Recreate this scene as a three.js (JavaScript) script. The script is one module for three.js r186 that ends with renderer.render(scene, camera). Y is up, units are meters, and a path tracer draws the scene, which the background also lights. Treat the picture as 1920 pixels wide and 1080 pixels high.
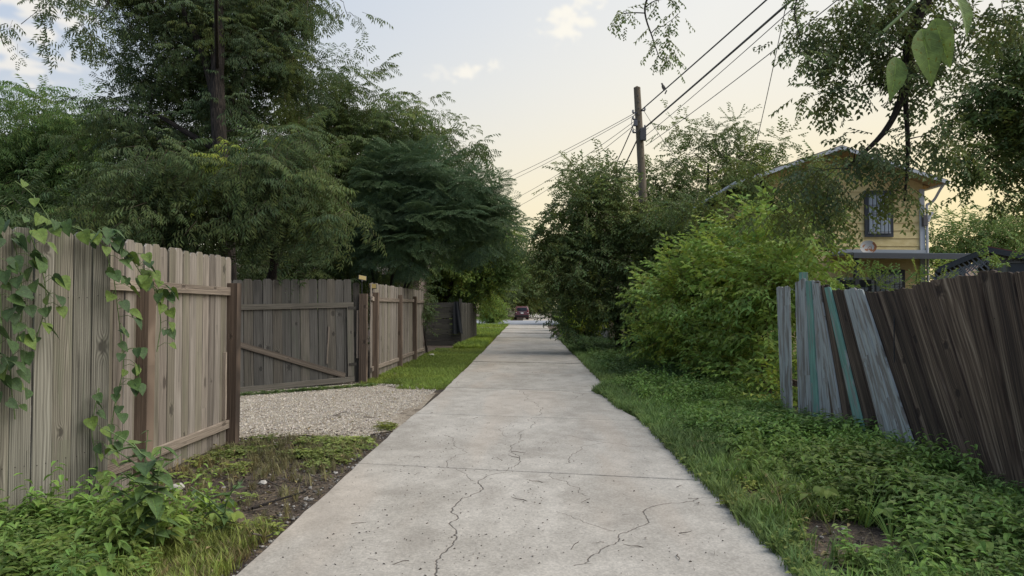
import * as THREE from 'three';
import { mergeGeometries } from 'three/addons/utils/BufferGeometryUtils.js';
import { RoundedBoxGeometry } from 'three/addons/geometries/RoundedBoxGeometry.js';

const D = Math.PI / 180, V = (x, y, z) => new THREE.Vector3(x, y, z);
const scene = new THREE.Scene();

// ---------------------------------------------------------------- camera
const camera = new THREE.PerspectiveCamera(43.02, 16 / 9, 0.05, 600);
camera.position.set(0, 1.5, 0);
camera.rotation.order = 'YXZ';
camera.rotation.set(1.55 * D, 1.25 * D, 0);
scene.add(camera);

// ---------------------------------------------------------------- seeded randomness and noise
function rng(seed) { let s = seed | 0; return () => { s = (s + 0x6d2b79f5) | 0; let t = Math.imul(s ^ (s >>> 15), 1 | s); t = (t + Math.imul(t ^ (t >>> 7), 61 | t)) ^ t; return ((t ^ (t >>> 14)) >>> 0) / 4294967296; }; }
const hash = (x, y, s) => { let h = Math.imul(x, 374761393) ^ Math.imul(y, 668265263) ^ Math.imul(s, 974634541); h = Math.imul(h ^ (h >>> 13), 1274126177); return ((h ^ (h >>> 16)) >>> 0) / 4294967296; };
function noise(x, y, s = 0) {
  const ix = Math.floor(x), iy = Math.floor(y), fx = x - ix, fy = y - iy, u = fx * fx * (3 - 2 * fx), v = fy * fy * (3 - 2 * fy);
  const a = hash(ix, iy, s), b = hash(ix + 1, iy, s), c = hash(ix, iy + 1, s), d = hash(ix + 1, iy + 1, s);
  return a + (b - a) * u + (c - a) * v + (a - b - c + d) * u * v;
}
const fbm = (x, y, s = 0, n = 4) => { let r = 0, a = 0.5, t = 0; for (let i = 0; i < n; i++, x *= 2.03, y *= 2.03, a *= 0.5) { r += a * noise(x, y, s + i); t += a; } return r / t; };
const mix = (a, b, t) => a + (b - a) * t, clamp = (x, a = 0, b = 1) => Math.min(b, Math.max(a, x)), smooth = (a, b, x) => { const t = clamp((x - a) / (b - a)); return t * t * (3 - 2 * t); };
const mix3 = (a, b, t) => [mix(a[0], b[0], t), mix(a[1], b[1], t), mix(a[2], b[2], t)];

// ---------------------------------------------------------------- sky: clear evening, warm glow ahead and to the right
const SUN_AZ = 88, SUN_EL = 50;
{
  const W = 2048, H = 1024, data = new Float32Array(W * H * 4);
  // az (degrees right of the alley), elevation, half sizes, density, seed
  const clouds = [[2.9, 21.4, 2.2, 1.2, 1, 3], [4.6, 23.0, 1.5, 0.8, 0.8, 5], [-4.7, 17.9, 1.1, 0.75, 0.9, 7], [-2.6, 18.6, 0.6, 0.6, 0.7, 9], [-7.0, 17.9, 1.1, 0.6, 0.45, 11], [-36.5, 18.0, 4.6, 2.0, 1, 13], [-35, 15.2, 3.2, 0.9, 0.85, 15], [-40, 14, 3.5, 0.7, 0.6, 17], [-33, 19.4, 3, 1.0, 0.8, 18],
    [-62, 24, 9, 2.2, 0.9, 19], [-95, 18, 10, 2, 0.8, 21], [-140, 26, 12, 3, 0.8, 23], [150, 22, 11, 2.5, 0.7, 25], [100, 28, 8, 2, 0.7, 27], [-30, 48, 12, 4, 0.6, 29], [60, 55, 12, 4, 0.6, 31]];
  for (let r = 0; r < H; r++) {
    const el = ((r + 0.5) / H - 0.5) * 180;
    for (let c = 0; c < W; c++) {
      const round = ((c + 0.5) / W - 0.5) * 2 * Math.PI;
      let az = Math.atan2(Math.cos(round), -Math.sin(round)) / D;       // x to the right, -z ahead
      let da = Math.abs(az - 48); if (da > 180) da = 360 - da;
      const e = Math.max(el, 0), g = Math.exp(-((da / 62) ** 2)), far = Math.exp(-((da / 130) ** 2)), gc = Math.exp(-((Math.max(0, da - 18) / 46) ** 2));
      let col = mix3([0.42, 0.55, 0.76], [0.36, 0.47, 0.68], smooth(5, 80, e));
      col = mix3(col, [0.55, 0.6, 0.68], 0.5 * Math.exp(-e / 14));
      col = mix3(col, [0.86, 0.87, 0.87], clamp(1.35 * gc * Math.exp(-((e / 50) ** 2))));
      col = mix3(col, [1.0, 0.91, 0.68], clamp(1.3 * Math.exp(-((e / 14) ** 1.8)) * (0.3 * far + 0.85 * g)));
      col = mix3(col, [1.0, 0.82, 0.43], clamp(1.1 * Math.exp(-((e / 10) ** 2)) * g));
      for (const [ca, ce, sa, se, dn, sd] of clouds) {
        let x = az - ca; if (x > 180) x -= 360; if (x < -180) x += 360;
        const nx = x / sa, ny = (el - ce - 0.12 * x) / se;
        if (Math.abs(nx) > 1.8 || Math.abs(ny) > 1.8) continue;
        const w = fbm(nx * 2 + sd, ny * 2 + 9, sd + 50, 3), n = fbm(nx * 2.1 + sd * 3.1 + 40 + w * 1.2, ny * 2.3 + nx * 0.9 + 40 - w, sd, 6), m = clamp((n * 2.5 - 0.78 - 0.55 * (nx * nx + ny * ny)) * 1.9) * dn;
        col = mix3(col, mix3([0.80, 0.77, 0.76], [1.0, 0.96, 0.86], clamp(0.2 + g + 0.3 * n)), smooth(0, 1, m) * 0.9);
      }
      if (el < 0) { const k = smooth(0, -6, el); col = mix3(col, [0.14, 0.13, 0.11], k); }
      const o = (r * W + c) * 4;
      data[o] = col[0]; data[o + 1] = col[1]; data[o + 2] = col[2]; data[o + 3] = 1;
    }
  }
  const sky = new THREE.DataTexture(data, W, H, THREE.RGBAFormat, THREE.FloatType);
  sky.mapping = THREE.EquirectangularReflectionMapping; sky.magFilter = THREE.LinearFilter; sky.minFilter = THREE.LinearFilter; sky.needsUpdate = true;
  scene.background = sky; scene.environment = sky;
}
const sun = new THREE.DirectionalLight(new THREE.Color(1.0, 0.95, 0.86), 3.2);
sun.position.set(Math.sin(SUN_AZ * D) * Math.cos(SUN_EL * D) * 120, Math.sin(SUN_EL * D) * 120, -Math.cos(SUN_AZ * D) * Math.cos(SUN_EL * D) * 120);
sun.target.position.set(0, 0, -18);
sun.castShadow = true; sun.shadow.radius = 120; sun.shadow.mapSize.set(2048, 2048);
Object.assign(sun.shadow.camera, { left: -45, right: 45, top: 45, bottom: -45, near: 1, far: 300 });
scene.add(sun, sun.target);
const renderer = new THREE.WebGLRenderer({ antialias: true });
renderer.toneMapping = THREE.LinearToneMapping;
renderer.toneMappingExposure = 1.0;
renderer.shadowMap.enabled = true;

// ---------------------------------------------------------------- object helpers
const taken = new Map();
function numbered(name) { const n = taken.get(name) ?? 0; taken.set(name, n + 1); return n ? name + '_' + String(n).padStart(3, '0') : name; }
function tag(o, label, category, group, kind) { o.userData.label = label; if (category) o.userData.category = category; if (group) o.userData.group = group; if (kind) o.userData.kind = kind; return o; }
function thing(name, label, category, pos = [0, 0, 0], turn = 0, group) { const o = new THREE.Group(); o.name = numbered(name); o.position.set(...pos); o.rotation.y = turn; scene.add(o); return tag(o, label, category, group); }
function part(name, geo, m, parent, pos, rot) { const o = new THREE.Mesh(geo, m); o.name = name; if (pos) o.position.set(...pos); if (rot) o.rotation.set(...rot); parent.add(o); return o; }
function structure(name, geo, m, label) { const o = new THREE.Mesh(geo, m); o.name = numbered(name); scene.add(o); tag(o, label, null, null, 'structure'); return o; }
function instanced(name, geo, m, mats, colors, parent) {
  const o = new THREE.InstancedMesh(geo, m, mats.length); o.name = name;
  mats.forEach((x, i) => o.setMatrixAt(i, x));
  if (colors) { const c = new THREE.Color(); colors.forEach((x, i) => o.setColorAt(i, c.setRGB(x[0], x[1], x[2]))); }
  (parent || scene).add(o); return o;
}
function stuff(name, geo, m, mats, colors, label) { const o = instanced(numbered(name), geo, m, mats, colors); return tag(o, label, null, null, 'stuff'); }

// ---------------------------------------------------------------- textures
function texture(w, h, f, srgb = true) {
  const d = new Uint8Array(w * h * 4);
  for (let y = 0; y < h; y++) for (let x = 0; x < w; x++) { const c = f(x, y), o = (y * w + x) * 4; if (typeof c === 'number') d[o] = d[o + 1] = d[o + 2] = clamp(c) * 255; else { d[o] = clamp(c[0]) * 255; d[o + 1] = clamp(c[1]) * 255; d[o + 2] = clamp(c[2]) * 255; } d[o + 3] = 255; }
  const t = new THREE.DataTexture(d, w, h); t.magFilter = THREE.LinearFilter; t.minFilter = THREE.LinearMipmapLinearFilter; t.generateMipmaps = true; t.wrapS = t.wrapT = THREE.RepeatWrapping; if (srgb) t.colorSpace = THREE.SRGBColorSpace; t.needsUpdate = true; return t;
}
// eight boards side by side (u = strip), two metres long (v), sRGB colours dark / mid / light
function woodTextures(seed, dark, mid, light, o = {}) {
  const R = rng(seed), W = 1024, H = 1024, S = W / 8, G = new Float32Array(W * H), T = [], K = [], ph = [], fr = [];
  for (let s = 0; s < 8; s++) { T.push((R() - 0.5) * (o.vary ?? 0.35)); ph.push(0.2 + R() * 0.6); fr.push(3.2 + R() * 3); const k = []; const n = R() < 0.75 ? 1 + (R() * 2 | 0) : 0; for (let i = 0; i < n; i++) k.push([0.2 + R() * 0.6, R() * 2, 0.05 + R() * 0.06]); K.push(k); }
  for (let y = 0; y < H; y++) for (let x = 0; x < W; x++) {
    const s = x / S | 0, u = (x % S + 0.5) / S, V0 = y / H * 2;
    const grain = (v) => {
    let p = Math.abs(u - ph[s]) * fr[s] * 2 + 1.6 * noise(v * 1.6 + s * 9.7, u * 1.2, seed) + 0.5 * noise(v * 5 + s * 3, u * 3, seed + 1), spot = 0;
    for (const [kx, ky, kr] of K[s]) { let dy = v - ky; if (dy > 1) dy -= 2; if (dy < -1) dy += 2; const q = Math.hypot((u - kx) * 0.14, dy * 0.55) / kr; p += 2.6 * Math.exp(-q * q * 7); spot = Math.max(spot, 1 - smooth(0.16, 0.36, q)); }
    const ring = 0.5 + 0.5 * Math.sin(p * 6.28), fine = noise(u * 40, v * 2.2 + s * 50, seed + 2), fine2 = noise(u * 80 + s * 11, v * 7, seed + 3), streak = fbm(u * 7 + s * 17, v * 0.9, seed + 4, 3);
    let g = 0.5 + (ring - 0.5) * 0.38 * (o.ring ?? 1) + (fine - 0.5) * 0.42 + (fine2 - 0.5) * 0.25 + (streak - 0.5) * (o.streak ?? 0.55);
    if (noise(u * 30 + s * 7, v * 2.2, seed + 8) > 0.9) g -= 0.3;
    return clamp(g - spot * 0.55); };
    G[y * W + x] = V0 > 1.75 ? mix(grain(V0), grain(V0 - 2), smooth(1.75, 2, V0)) : grain(V0);
  }
  const map = texture(W, H, (x, y) => {
    const s = x / S | 0, u = (x % S + 0.5) / S, v = y / H * 2, g = clamp(G[y * W + x] + T[s]);
    let c = g < 0.5 ? mix3(dark, mid, g * 2) : mix3(mid, light, g * 2 - 1);
    if (o.paint) { const m = fbm(u * 6 + s * 20, v * 3.2, seed + 20, 5) + (G[y * W + x] - 0.5) * 0.28; const k = smooth(o.cover - 0.05, o.cover + 0.05, m); c = mix3(mix3(o.paint, o.paint.map((q) => q * 0.82), noise(u * 9 + s * 5, v * 4, seed + 31)), c, k); }
    if (o.moss) { const m = smooth(0.5, 0.8, fbm(u * 3 + s * 13, v * 2.4, seed + 40, 4)); c = mix3(c, o.moss, m * 0.5); }
    return c;
  });
  const bump = texture(W, H, (x, y) => G[y * W + x], false);
  return { map, bump };
}
const sr = (r, g, b) => [r / 255, g / 255, b / 255];
function woodMaterial(t, tint = [1, 1, 1], rough = 0.9, bump = 0.003) { return new THREE.MeshStandardMaterial({ map: t.map, bumpMap: t.bump, bumpScale: bump, color: new THREE.Color().setRGB(...tint), roughness: rough }); }

// ---------------------------------------------------------------- geometry helpers
// a board standing on y = 0, width along x, thickness along z, one strip of the wood texture
const boardCache = new Map();
function board(w, h, t, { top = 'flat', strip = 0, v0 = 0, seed = 0, wTop = w, slant = 0 } = {}) {
  const key = [w, h, t, top, strip, v0, seed, wTop, slant].map((x) => typeof x === 'number' ? x.toFixed(3) : x).join('|');
  if (boardCache.has(key)) return boardCache.get(key);
  const s = new THREE.Shape(), a = w / 2, b = wTop / 2, R = rng(seed * 77 + strip * 13 + 5);
  s.moveTo(-a, 0); s.lineTo(a, 0);
  const mid = (q) => [mix(a, b, q), h * q];
  for (const q of [0.35, 0.7]) s.lineTo(mid(q)[0] + (R() - 0.5) * 0.006, mid(q)[1]);
  if (top === 'dog') { const e = 0.026 + R() * 0.008; s.lineTo(b, h - e); s.lineTo(b - e, h); s.lineTo(-b + e, h); s.lineTo(-b, h - e); }
  else if (top === 'ragged') { const n = 6; for (let i = 0; i <= n; i++) { const x = mix(b, -b, i / n); const edge = Math.abs(i / n - 0.5) > 0.4 ? 0.01 : 0; s.lineTo(x, h + x * slant - edge - R() * 0.016); } }
  else { s.lineTo(b, h); s.lineTo(-b, h); }
  for (const q of [0.7, 0.35]) s.lineTo(-mid(q)[0] + (R() - 0.5) * 0.006, mid(q)[1]);
  const bev = Math.min(0.002, t * 0.2), g = new THREE.ExtrudeGeometry(s, { depth: t - 2 * bev, bevelEnabled: true, bevelThickness: bev, bevelSize: bev, bevelOffset: -bev, bevelSegments: 1 });
  g.translate(0, 0, -t / 2 + bev);
  const p = g.attributes.position, uv = g.attributes.uv, m = Math.max(w, wTop);
  for (let i = 0; i < p.count; i++) uv.setXY(i, (strip + clamp((p.getX(i) + m / 2) / m * 0.94 + 0.03 + p.getZ(i) * 0.3, 0.02, 0.98)) / 8, p.getY(i) / 2 + v0);
  boardCache.set(key, g); return g;
}
function placeBoard(o, B, T, along, off = 0) {       // stand a board from B towards T, its width along "along"
  const Y = T.clone().sub(B).normalize(), X = along.clone().addScaledVector(Y, -along.dot(Y)).normalize(), Z = X.clone().cross(Y);
  o.quaternion.setFromRotationMatrix(new THREE.Matrix4().makeBasis(X, Y, Z)); o.position.copy(B).addScaledVector(Z, off); return o;
}
function tube(pts, radii, sides = 6, vscale = 1) {
  const pos = [], nor = [], uv = [], idx = [], n = pts.length; let N = null, len = 0;
  for (let i = 0; i < n; i++) {
    const t = pts[Math.min(i + 1, n - 1)].clone().sub(pts[Math.max(i - 1, 0)]).normalize();
    if (!N) N = Math.abs(t.y) > 0.8 ? V(1, 0, 0) : V(0, 1, 0);
    N = N.clone().addScaledVector(t, -N.dot(t)).normalize(); const B = t.clone().cross(N);
    if (i) len += pts[i].distanceTo(pts[i - 1]);
    for (let k = 0; k <= sides; k++) { const a = k / sides * 2 * Math.PI, d = N.clone().multiplyScalar(Math.cos(a)).addScaledVector(B, Math.sin(a)), r = radii[i] ?? radii[radii.length - 1]; pos.push(pts[i].x + d.x * r, pts[i].y + d.y * r, pts[i].z + d.z * r); nor.push(d.x, d.y, d.z); uv.push(k / sides, len * vscale); }
    if (i) for (let k = 0; k < sides; k++) { const a = (i - 1) * (sides + 1) + k, b = a + sides + 1; idx.push(a, a + 1, b, b, a + 1, b + 1); }
  }
  const g = new THREE.BufferGeometry(); g.setAttribute('position', new THREE.Float32BufferAttribute(pos, 3)); g.setAttribute('normal', new THREE.Float32BufferAttribute(nor, 3)); g.setAttribute('uv', new THREE.Float32BufferAttribute(uv, 2)); g.setIndex(idx); return g;
}
const curve = (pts, n) => new THREE.CatmullRomCurve3(pts, false, 'centripetal').getPoints(n);
function sheet(poly, y, scale = 1) {                 // flat polygon on the ground, uv in metres
  const s = new THREE.Shape(poly.map(([x, z]) => new THREE.Vector2(x, -z))), g = new THREE.ShapeGeometry(s); g.rotateX(-Math.PI / 2); g.translate(0, y, 0);
  const p = g.attributes.position, uv = g.attributes.uv; for (let i = 0; i < p.count; i++) uv.setXY(i, p.getX(i) * scale, p.getZ(i) * scale); return g;
}
const box = (w, h, d, r = 0) => { const g = r ? new RoundedBoxGeometry(w, h, d, 1, r) : new THREE.BoxGeometry(w, h, d); return g; };
const plain = (r, g, b, rough = 0.8, metal = 0) => new THREE.MeshStandardMaterial({ color: new THREE.Color().setRGB(r, g, b), roughness: rough, metalness: metal });
// ================================================================ GROUND
const R0 = rng(11);
const dirtMap = texture(1024, 1024, (x, y) => {
  const u = x / 1024 * 3, v = y / 1024 * 3, a = fbm(u * 4, v * 4, 3, 5), b = noise(u * 60, v * 60, 4), c = noise(u * 130, v * 130, 5), l = noise(u * 34 + 7 * a, v * 20, 6);
  let k = mix3(sr(58, 48, 40), sr(112, 98, 80), clamp(a * 1.5 - 0.3 + (b - 0.5) * 0.5 + (c - 0.5) * 0.3));
  if (l > 0.8) k = mix3(k, sr(150, 128, 98), 0.5); if (l < 0.14) k = mix3(k, sr(34, 28, 24), 0.6); return k;
});
const dirtBump = texture(512, 512, (x, y) => fbm(x / 14, y / 14, 9, 4), false);
const dirtMat = new THREE.MeshStandardMaterial({ map: dirtMap, bumpMap: dirtBump, bumpScale: 0.03, roughness: 1 });
dirtMap.repeat.set(1 / 3, 1 / 3); dirtBump.repeat.set(1.1, 1.1);
structure('ground', sheet([[-300, 60], [300, 60], [300, -420], [-300, -420]], 0), dirtMat, 'bare brown earth under the verges and yards');

// ---------------------------------------------------------------- concrete alley: slabs split by skewed joints
const concreteBase = (u, v, s) => {
  const a = fbm(u * 1.3, v * 0.9, s, 5), b = fbm(u * 7, v * 5, s + 7, 4), g = noise(u * 110, v * 110, s + 3), h = noise(u * 55, v * 55, s + 4), st = fbm(u * 2.2 + 9, v * 0.35, s + 12, 4);
  let k = mix3(sr(160, 152, 140), sr(186, 178, 166), clamp(a * 1.4 - 0.2 + (b - 0.5) * 0.7));
  const w = (g - 0.5) * 0.17 + (h - 0.5) * 0.09 + (b - 0.5) * 0.08; k = k.map((q) => q * (1 + w));
  k = mix3(k, sr(184, 164, 144), smooth(0.5, 0.75, st) * 0.25);
  if (g > 0.93) k = mix3(k, sr(120, 112, 104), 0.5);
  const grime = smooth(0.58, 0.78, fbm(u * 3 + 31, v * 2.2 + 5, s + 18, 4)); return mix3(k, sr(138, 129, 118), grime * 0.25);
};
// near texture: x -1.8..1.8 (u), distance 2..14 (v)
const NX = 1024, NY = 2048, nearD = 12;
const crackMask = new Float32Array(NX * NY);
{
  const R = rng(5);
  const stroke = (pts, width, seed) => { const w0 = width * 0.75;        // pts in metres [x, distance]
    const RR = rng(seed); let p = pts.map((q) => q.slice());
    for (let it = 0; it < 4; it++) { const o = [p[0]]; for (let i = 1; i < p.length; i++) { const a = p[i - 1], b = p[i], L = Math.hypot(b[0] - a[0], b[1] - a[1]); o.push([(a[0] + b[0]) / 2 + (RR() - 0.5) * L * 0.34, (a[1] + b[1]) / 2 + (RR() - 0.5) * L * 0.34], b); } p = o; }
    for (let i = 1; i < p.length; i++) {
      const a = p[i - 1], b = p[i], w = w0 * (0.5 + RR()), n = Math.ceil(Math.hypot(b[0] - a[0], b[1] - a[1]) / 0.002);
      for (let k = 0; k <= n; k++) { const x = mix(a[0], b[0], k / n), d = mix(a[1], b[1], k / n), cx = (x + 1.8) / 3.6 * NX, cy = (d - 2) / nearD * NY, rx = w / 3.6 * NX, ry = w / nearD * NY;
        for (let j = Math.floor(cy - ry - 1); j <= cy + ry + 1; j++) for (let q = Math.floor(cx - rx - 1); q <= cx + rx + 1; q++) if (j >= 0 && j < NY && q >= 0 && q < NX) { const e = Math.hypot((q - cx) / (rx + 0.35), (j - cy) / (ry + 0.35)); const m = clamp(1.3 - e); if (m > crackMask[j * NX + q]) crackMask[j * NX + q] = m; } }
    }
    return p;
  };
  stroke([[-0.53, 3.6], [-0.51, 4.08], [-0.52, 4.36], [-0.48, 4.75], [-0.55, 5.25], [-0.42, 5.8], [-0.2, 6.55]], 0.0042, 3);
  stroke([[-0.2, 6.6], [-0.2, 7.5], [-0.05, 8.1], [0.06, 9.2], [0.1, 9.8]], 0.003, 4); stroke([[0.1, 9.9], [0.12, 11], [0.0, 12.2], [0.1, 13.6]], 0.003, 5);
  stroke([[0.26, 4.2], [0.43, 4.45], [0.6, 4.8], [0.83, 5.2], [1.13, 5.55], [1.3, 5.7]], 0.0035, 6); stroke([[1.3, 5.7], [1.55, 5.78]], 0.0018, 7);
  stroke([[0.55, 4.85], [0.3, 5.2], [0.2, 5.3]], 0.001, 8); stroke([[-0.75, 6.75], [-0.62, 7.4], [-0.8, 8.0], [-0.95, 8.4]], 0.0016, 9); stroke([[-0.75, 6.75], [-0.45, 6.2]], 0.0018, 10);
  stroke([[0.35, 6.9], [0.55, 7.6], [0.85, 8.0], [1.5, 7.75]], 0.002, 12); stroke([[0.2, 6.5], [0.42, 6.0], [0.45, 5.75]], 0.0016, 13); stroke([[0.85, 8.0], [0.5, 8.4], [0.2, 8.5]], 0.0014, 14);
  stroke([[0.1, 9.4], [-0.3, 9.0], [-0.25, 8.3]], 0.001, 15); stroke([[0.6, 12.9], [0.95, 12.5], [1.3, 12.6], [1.5, 12.3]], 0.008, 16); stroke([[0.6, 12.9], [0.7, 13.4], [1.2, 13.6]], 0.007, 17); stroke([[0.95, 12.5], [0.7, 11.8], [0.3, 11.6]], 0.003, 18);
  stroke([[-1.4, 9.2], [-0.9, 9.0], [-0.4, 9.3]], 0.0012, 19); stroke([[-0.3, 10.6], [-0.9, 10.9], [-1.5, 10.8]], 0.0014, 20); stroke([[1.5, 9.0], [1.0, 8.9], [0.6, 9.1]], 0.0014, 23);
}
const nearMap = texture(NX, NY, (x, y) => {
  const u = (x + 0.5) / NX * 3.6 - 1.8, v = (y + 0.5) / NY * nearD + 2, m = crackMask[y * NX + x];
  let k = concreteBase(u + 20, v + 20, 50);
  return mix3(k, sr(60, 53, 46), m * 0.75);
});
const nearBump = texture(NX, NY, (x, y) => clamp(0.75 + 0.16 * (noise(x / 1.6, y / 1.4, 70) - 0.5) + 0.1 * (noise(x / 22, y / 13, 71) - 0.5) - 0.7 * crackMask[y * NX + x]), false);
const farMap = texture(1024, 1024, (x, y) => {
  const u = x / 1024 * 3.6, v = y / 1024 * 9; let k = concreteBase(u, v, 80);
  const cr = Math.abs(fbm(u * 0.9 + 3, v * 0.5, 91, 5) - 0.5); return mix3(k, sr(70, 62, 55), clamp(1 - cr / 0.002) * 0.6);
});
const nearConcrete = new THREE.MeshStandardMaterial({ map: nearMap, bumpMap: nearBump, bumpScale: 0.006, roughness: 0.92 });
const farConcrete = new THREE.MeshStandardMaterial({ map: farMap, roughness: 0.92 });
structure('alley_bed', sheet([[-1.58, 8], [1.42, 8], [1.42, -64.5], [-1.58, -64.5]], 0.008), new THREE.MeshStandardMaterial({ map: dirtMap, color: new THREE.Color().setRGB(0.5, 0.46, 0.42), roughness: 1 }), 'dark grit filling the joints between the concrete slabs');
{
  const road = new THREE.Group(); road.name = 'concrete_alley'; scene.add(road); tag(road, 'pale cracked concrete alley slabs with skewed joints running ahead', null, null, 'structure');
  const R = rng(21), skew = 0.63, gap = 0.009, step = 3.25, left = (d) => -1.60 + 0.10 * smooth(8, 13, d) - 0.08 * smooth(18, 40, d) + 0.02 * (noise(d * 1.7, 1, 3) - 0.5) - 0.1 * smooth(40, 62, d) + 0.012 * (noise(d * 9, 3, 3) - 0.5);
  const right = (d) => 1.53 + 0.04 * (noise(d * 1.3, 5, 3) - 0.5) - 0.17 * smooth(10.0, 10.8, d) * (1 - smooth(12.6, 13.6, d)) - 0.05 * smooth(13, 30, d) - 0.16 * Math.exp(-(((d - 13.3) / 0.7) ** 2)) + 0.03 * (noise(d * 7, 8, 3) - 0.5) + 0.5 * smooth(58, 64, d);
  for (let k = -3; 3.65 + k * step < 63; k++) {
    const d0 = 3.65 + k * step + gap, d1 = Math.min(3.65 + (k + 1) * step - gap, 64.2), s = new THREE.Shape(), n = 12;
    for (let i = 0; i <= n; i++) { const d = mix(d0, d1, i / n); s[i ? 'lineTo' : 'moveTo'](left(d), d); }
    for (let i = 1; i < 14; i++) { const q = i / 14; s.lineTo(mix(left(d1), right(d1), q), d1 - skew * q + (R() - 0.5) * 0.009); }
    for (let i = n; i >= 0; i--) { const d = mix(d0, d1, i / n) - skew; s.lineTo(right(d + skew), d); }
    for (let i = 13; i > 0; i--) { const q = i / 14; s.lineTo(mix(left(d0), right(d0), q), d0 - skew * q + (R() - 0.5) * 0.009); }
    const g = new THREE.ExtrudeGeometry(s, { depth: 0.1, bevelEnabled: true, bevelThickness: 0.006, bevelSize: 0.006, bevelOffset: -0.006, bevelSegments: 2 });
    const near = k <= 2, p = g.attributes.position, uv = g.attributes.uv;
    for (let i = 0; i < p.count; i++) uv.setXY(i, near ? (p.getX(i) + 1.8) / 3.6 : (p.getX(i) + 1.8) / 3.6, near ? (p.getY(i) - 2) / nearD : p.getY(i) / 9 + k * 0.37);
    g.rotateX(-Math.PI / 2);                           // shape y (distance) becomes -z
    const o = part('concrete_slab', g, near ? nearConcrete : farConcrete, road, [0, -0.07 + (R() - 0.5) * 0.006, 0], [(R() - 0.5) * 0.0012, 0, (R() - 0.5) * 0.002]);
    if (k === 2) o.userData.label = 'concrete slab with a broken, crumbling right edge';
  }
}
// ---------------------------------------------------------------- cross street, walk and far alley
const asphaltMap = texture(512, 512, (x, y) => { const a = fbm(x / 40, y / 40, 61, 4), g = noise(x / 1.5, y / 1.5, 62); return mix3(sr(128, 130, 134), sr(160, 162, 166), clamp(a + (g - 0.5) * 0.5)); });
asphaltMap.repeat.set(0.25, 0.25);
const asphalt = new THREE.MeshStandardMaterial({ map: asphaltMap, roughness: 0.85 });
structure('cross_street', sheet([[-160, -64.5], [160, -64.5], [160, -84], [-160, -84]], 0.03), asphalt, 'pale worn asphalt street crossing the end of the alley');
const walkMat = new THREE.MeshStandardMaterial({ map: farMap, roughness: 0.92 });
structure('side_walk', sheet([[-30, -52.5], [-1.85, -52.5], [-1.85, -54.6], [-30, -54.6]], 0.05, 0.3), walkMat, 'strip of concrete walk crossing the grass at the far left');
structure('far_alley', sheet([[-0.6, -84], [3.4, -84], [3.2, -190], [-0.8, -190]], 0.02, 0.2), walkMat, 'alley going on beyond the cross street');
{
  const kerb = box(150, 0.14, 0.16, 0.02);
  for (const x of [-77, 79]) { const o = structure('kerb', kerb, walkMat, 'concrete kerb on the far side of the cross street'); o.position.set(x, 0.06, -84.1); }
}
// ---------------------------------------------------------------- gravel drive
const gravelMap = texture(1024, 1024, (x, y) => { const a = fbm(x / 120, y / 120, 31, 4), p = noise(x / 4.2, y / 4.2, 32), q = noise(x / 2.1, y / 2.1, 33), m = smooth(0.6, 0.8, fbm(x / 60, y / 40, 36, 4)); let k = mix3(sr(124, 110, 92), sr(214, 198, 176), clamp(p * 0.8 + q * 0.35 - 0.05 + (a - 0.5) * 0.6)); return mix3(k, sr(92, 80, 66), m * 0.55); });
gravelMap.repeat.set(0.4, 0.4);
const gravelBump = texture(512, 512, (x, y) => noise(x / 3, y / 3, 34), false); gravelBump.repeat.set(0.8, 0.8);
const drivePoly = [[-1.62, -8.9], [-2.1, -8.25], [-2.6, -8.55], [-3.1, -8.3], [-3.6, -8.4], [-7.5, -8.6], [-7.5, -11.2], [-5.2, -12.9], [-3.6, -14.2], [-3.1, -14.3], [-2.5, -13.6], [-1.95, -13.7], [-1.6, -12.7], [-1.56, -10]];
structure('gravel_drive', sheet(drivePoly, 0.012), new THREE.MeshStandardMaterial({ map: gravelMap, bumpMap: gravelBump, bumpScale: 0.02, roughness: 1 }), 'pale gravel drive between the alley and the open gate');
function inside(poly, x, z) { let c = false; for (let i = 0, j = poly.length - 1; i < poly.length; j = i++) { const [xi, zi] = poly[i], [xj, zj] = poly[j]; if ((zi > z) !== (zj > z) && x < (xj - xi) * (z - zi) / (zj - zi) + xi) c = !c; } return c; }
const M4 = (x, y, z, q, s) => new THREE.Matrix4().compose(V(x, y, z), q, typeof s === 'number' ? V(s, s, s) : s);
const randQ = (R) => new THREE.Quaternion().setFromEuler(new THREE.Euler(R() * 6.28, R() * 6.28, R() * 6.28));
const pebble = (() => { const g = new THREE.IcosahedronGeometry(1, 0), p = g.attributes.position, R = rng(3), m = new Map(); for (let i = 0; i < p.count; i++) { const k = [p.getX(i), p.getY(i), p.getZ(i)].map((q) => q.toFixed(2)).join(); if (!m.has(k)) m.set(k, 0.75 + R() * 0.45); const f = m.get(k); p.setXYZ(i, p.getX(i) * f, p.getY(i) * f * 0.7, p.getZ(i) * f); } g.computeVertexNormals(); return g; })();
{
  const R = rng(31), ms = [], cs = [];
  while (ms.length < 30000) { const x = -7.5 + R() * 6.2, z = -14.6 + R() * 6.6; const n = noise(x * 1.3, z * 1.3, 8); if (!inside(drivePoly, x + (n - 0.5) * 1.0, z + (noise(x * 2, z * 2, 9) - 0.5) * 1.0)) { if (R() > 0.07) continue; } if (x > -1.66) continue; const s = 0.005 + R() * R() * 0.013; ms.push(M4(x, 0.012 + s * 0.25, z, randQ(R), s)); const t = 0.28 + R() * 0.46; cs.push([t, t * (0.86 + R() * 0.05), t * (0.68 + R() * 0.1)]); }
  stuff('gravel', pebble, new THREE.MeshStandardMaterial({ color: 0xffffff, roughness: 0.95 }), ms, cs, 'loose pale limestone gravel chips strewn over the drive');
}
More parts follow.
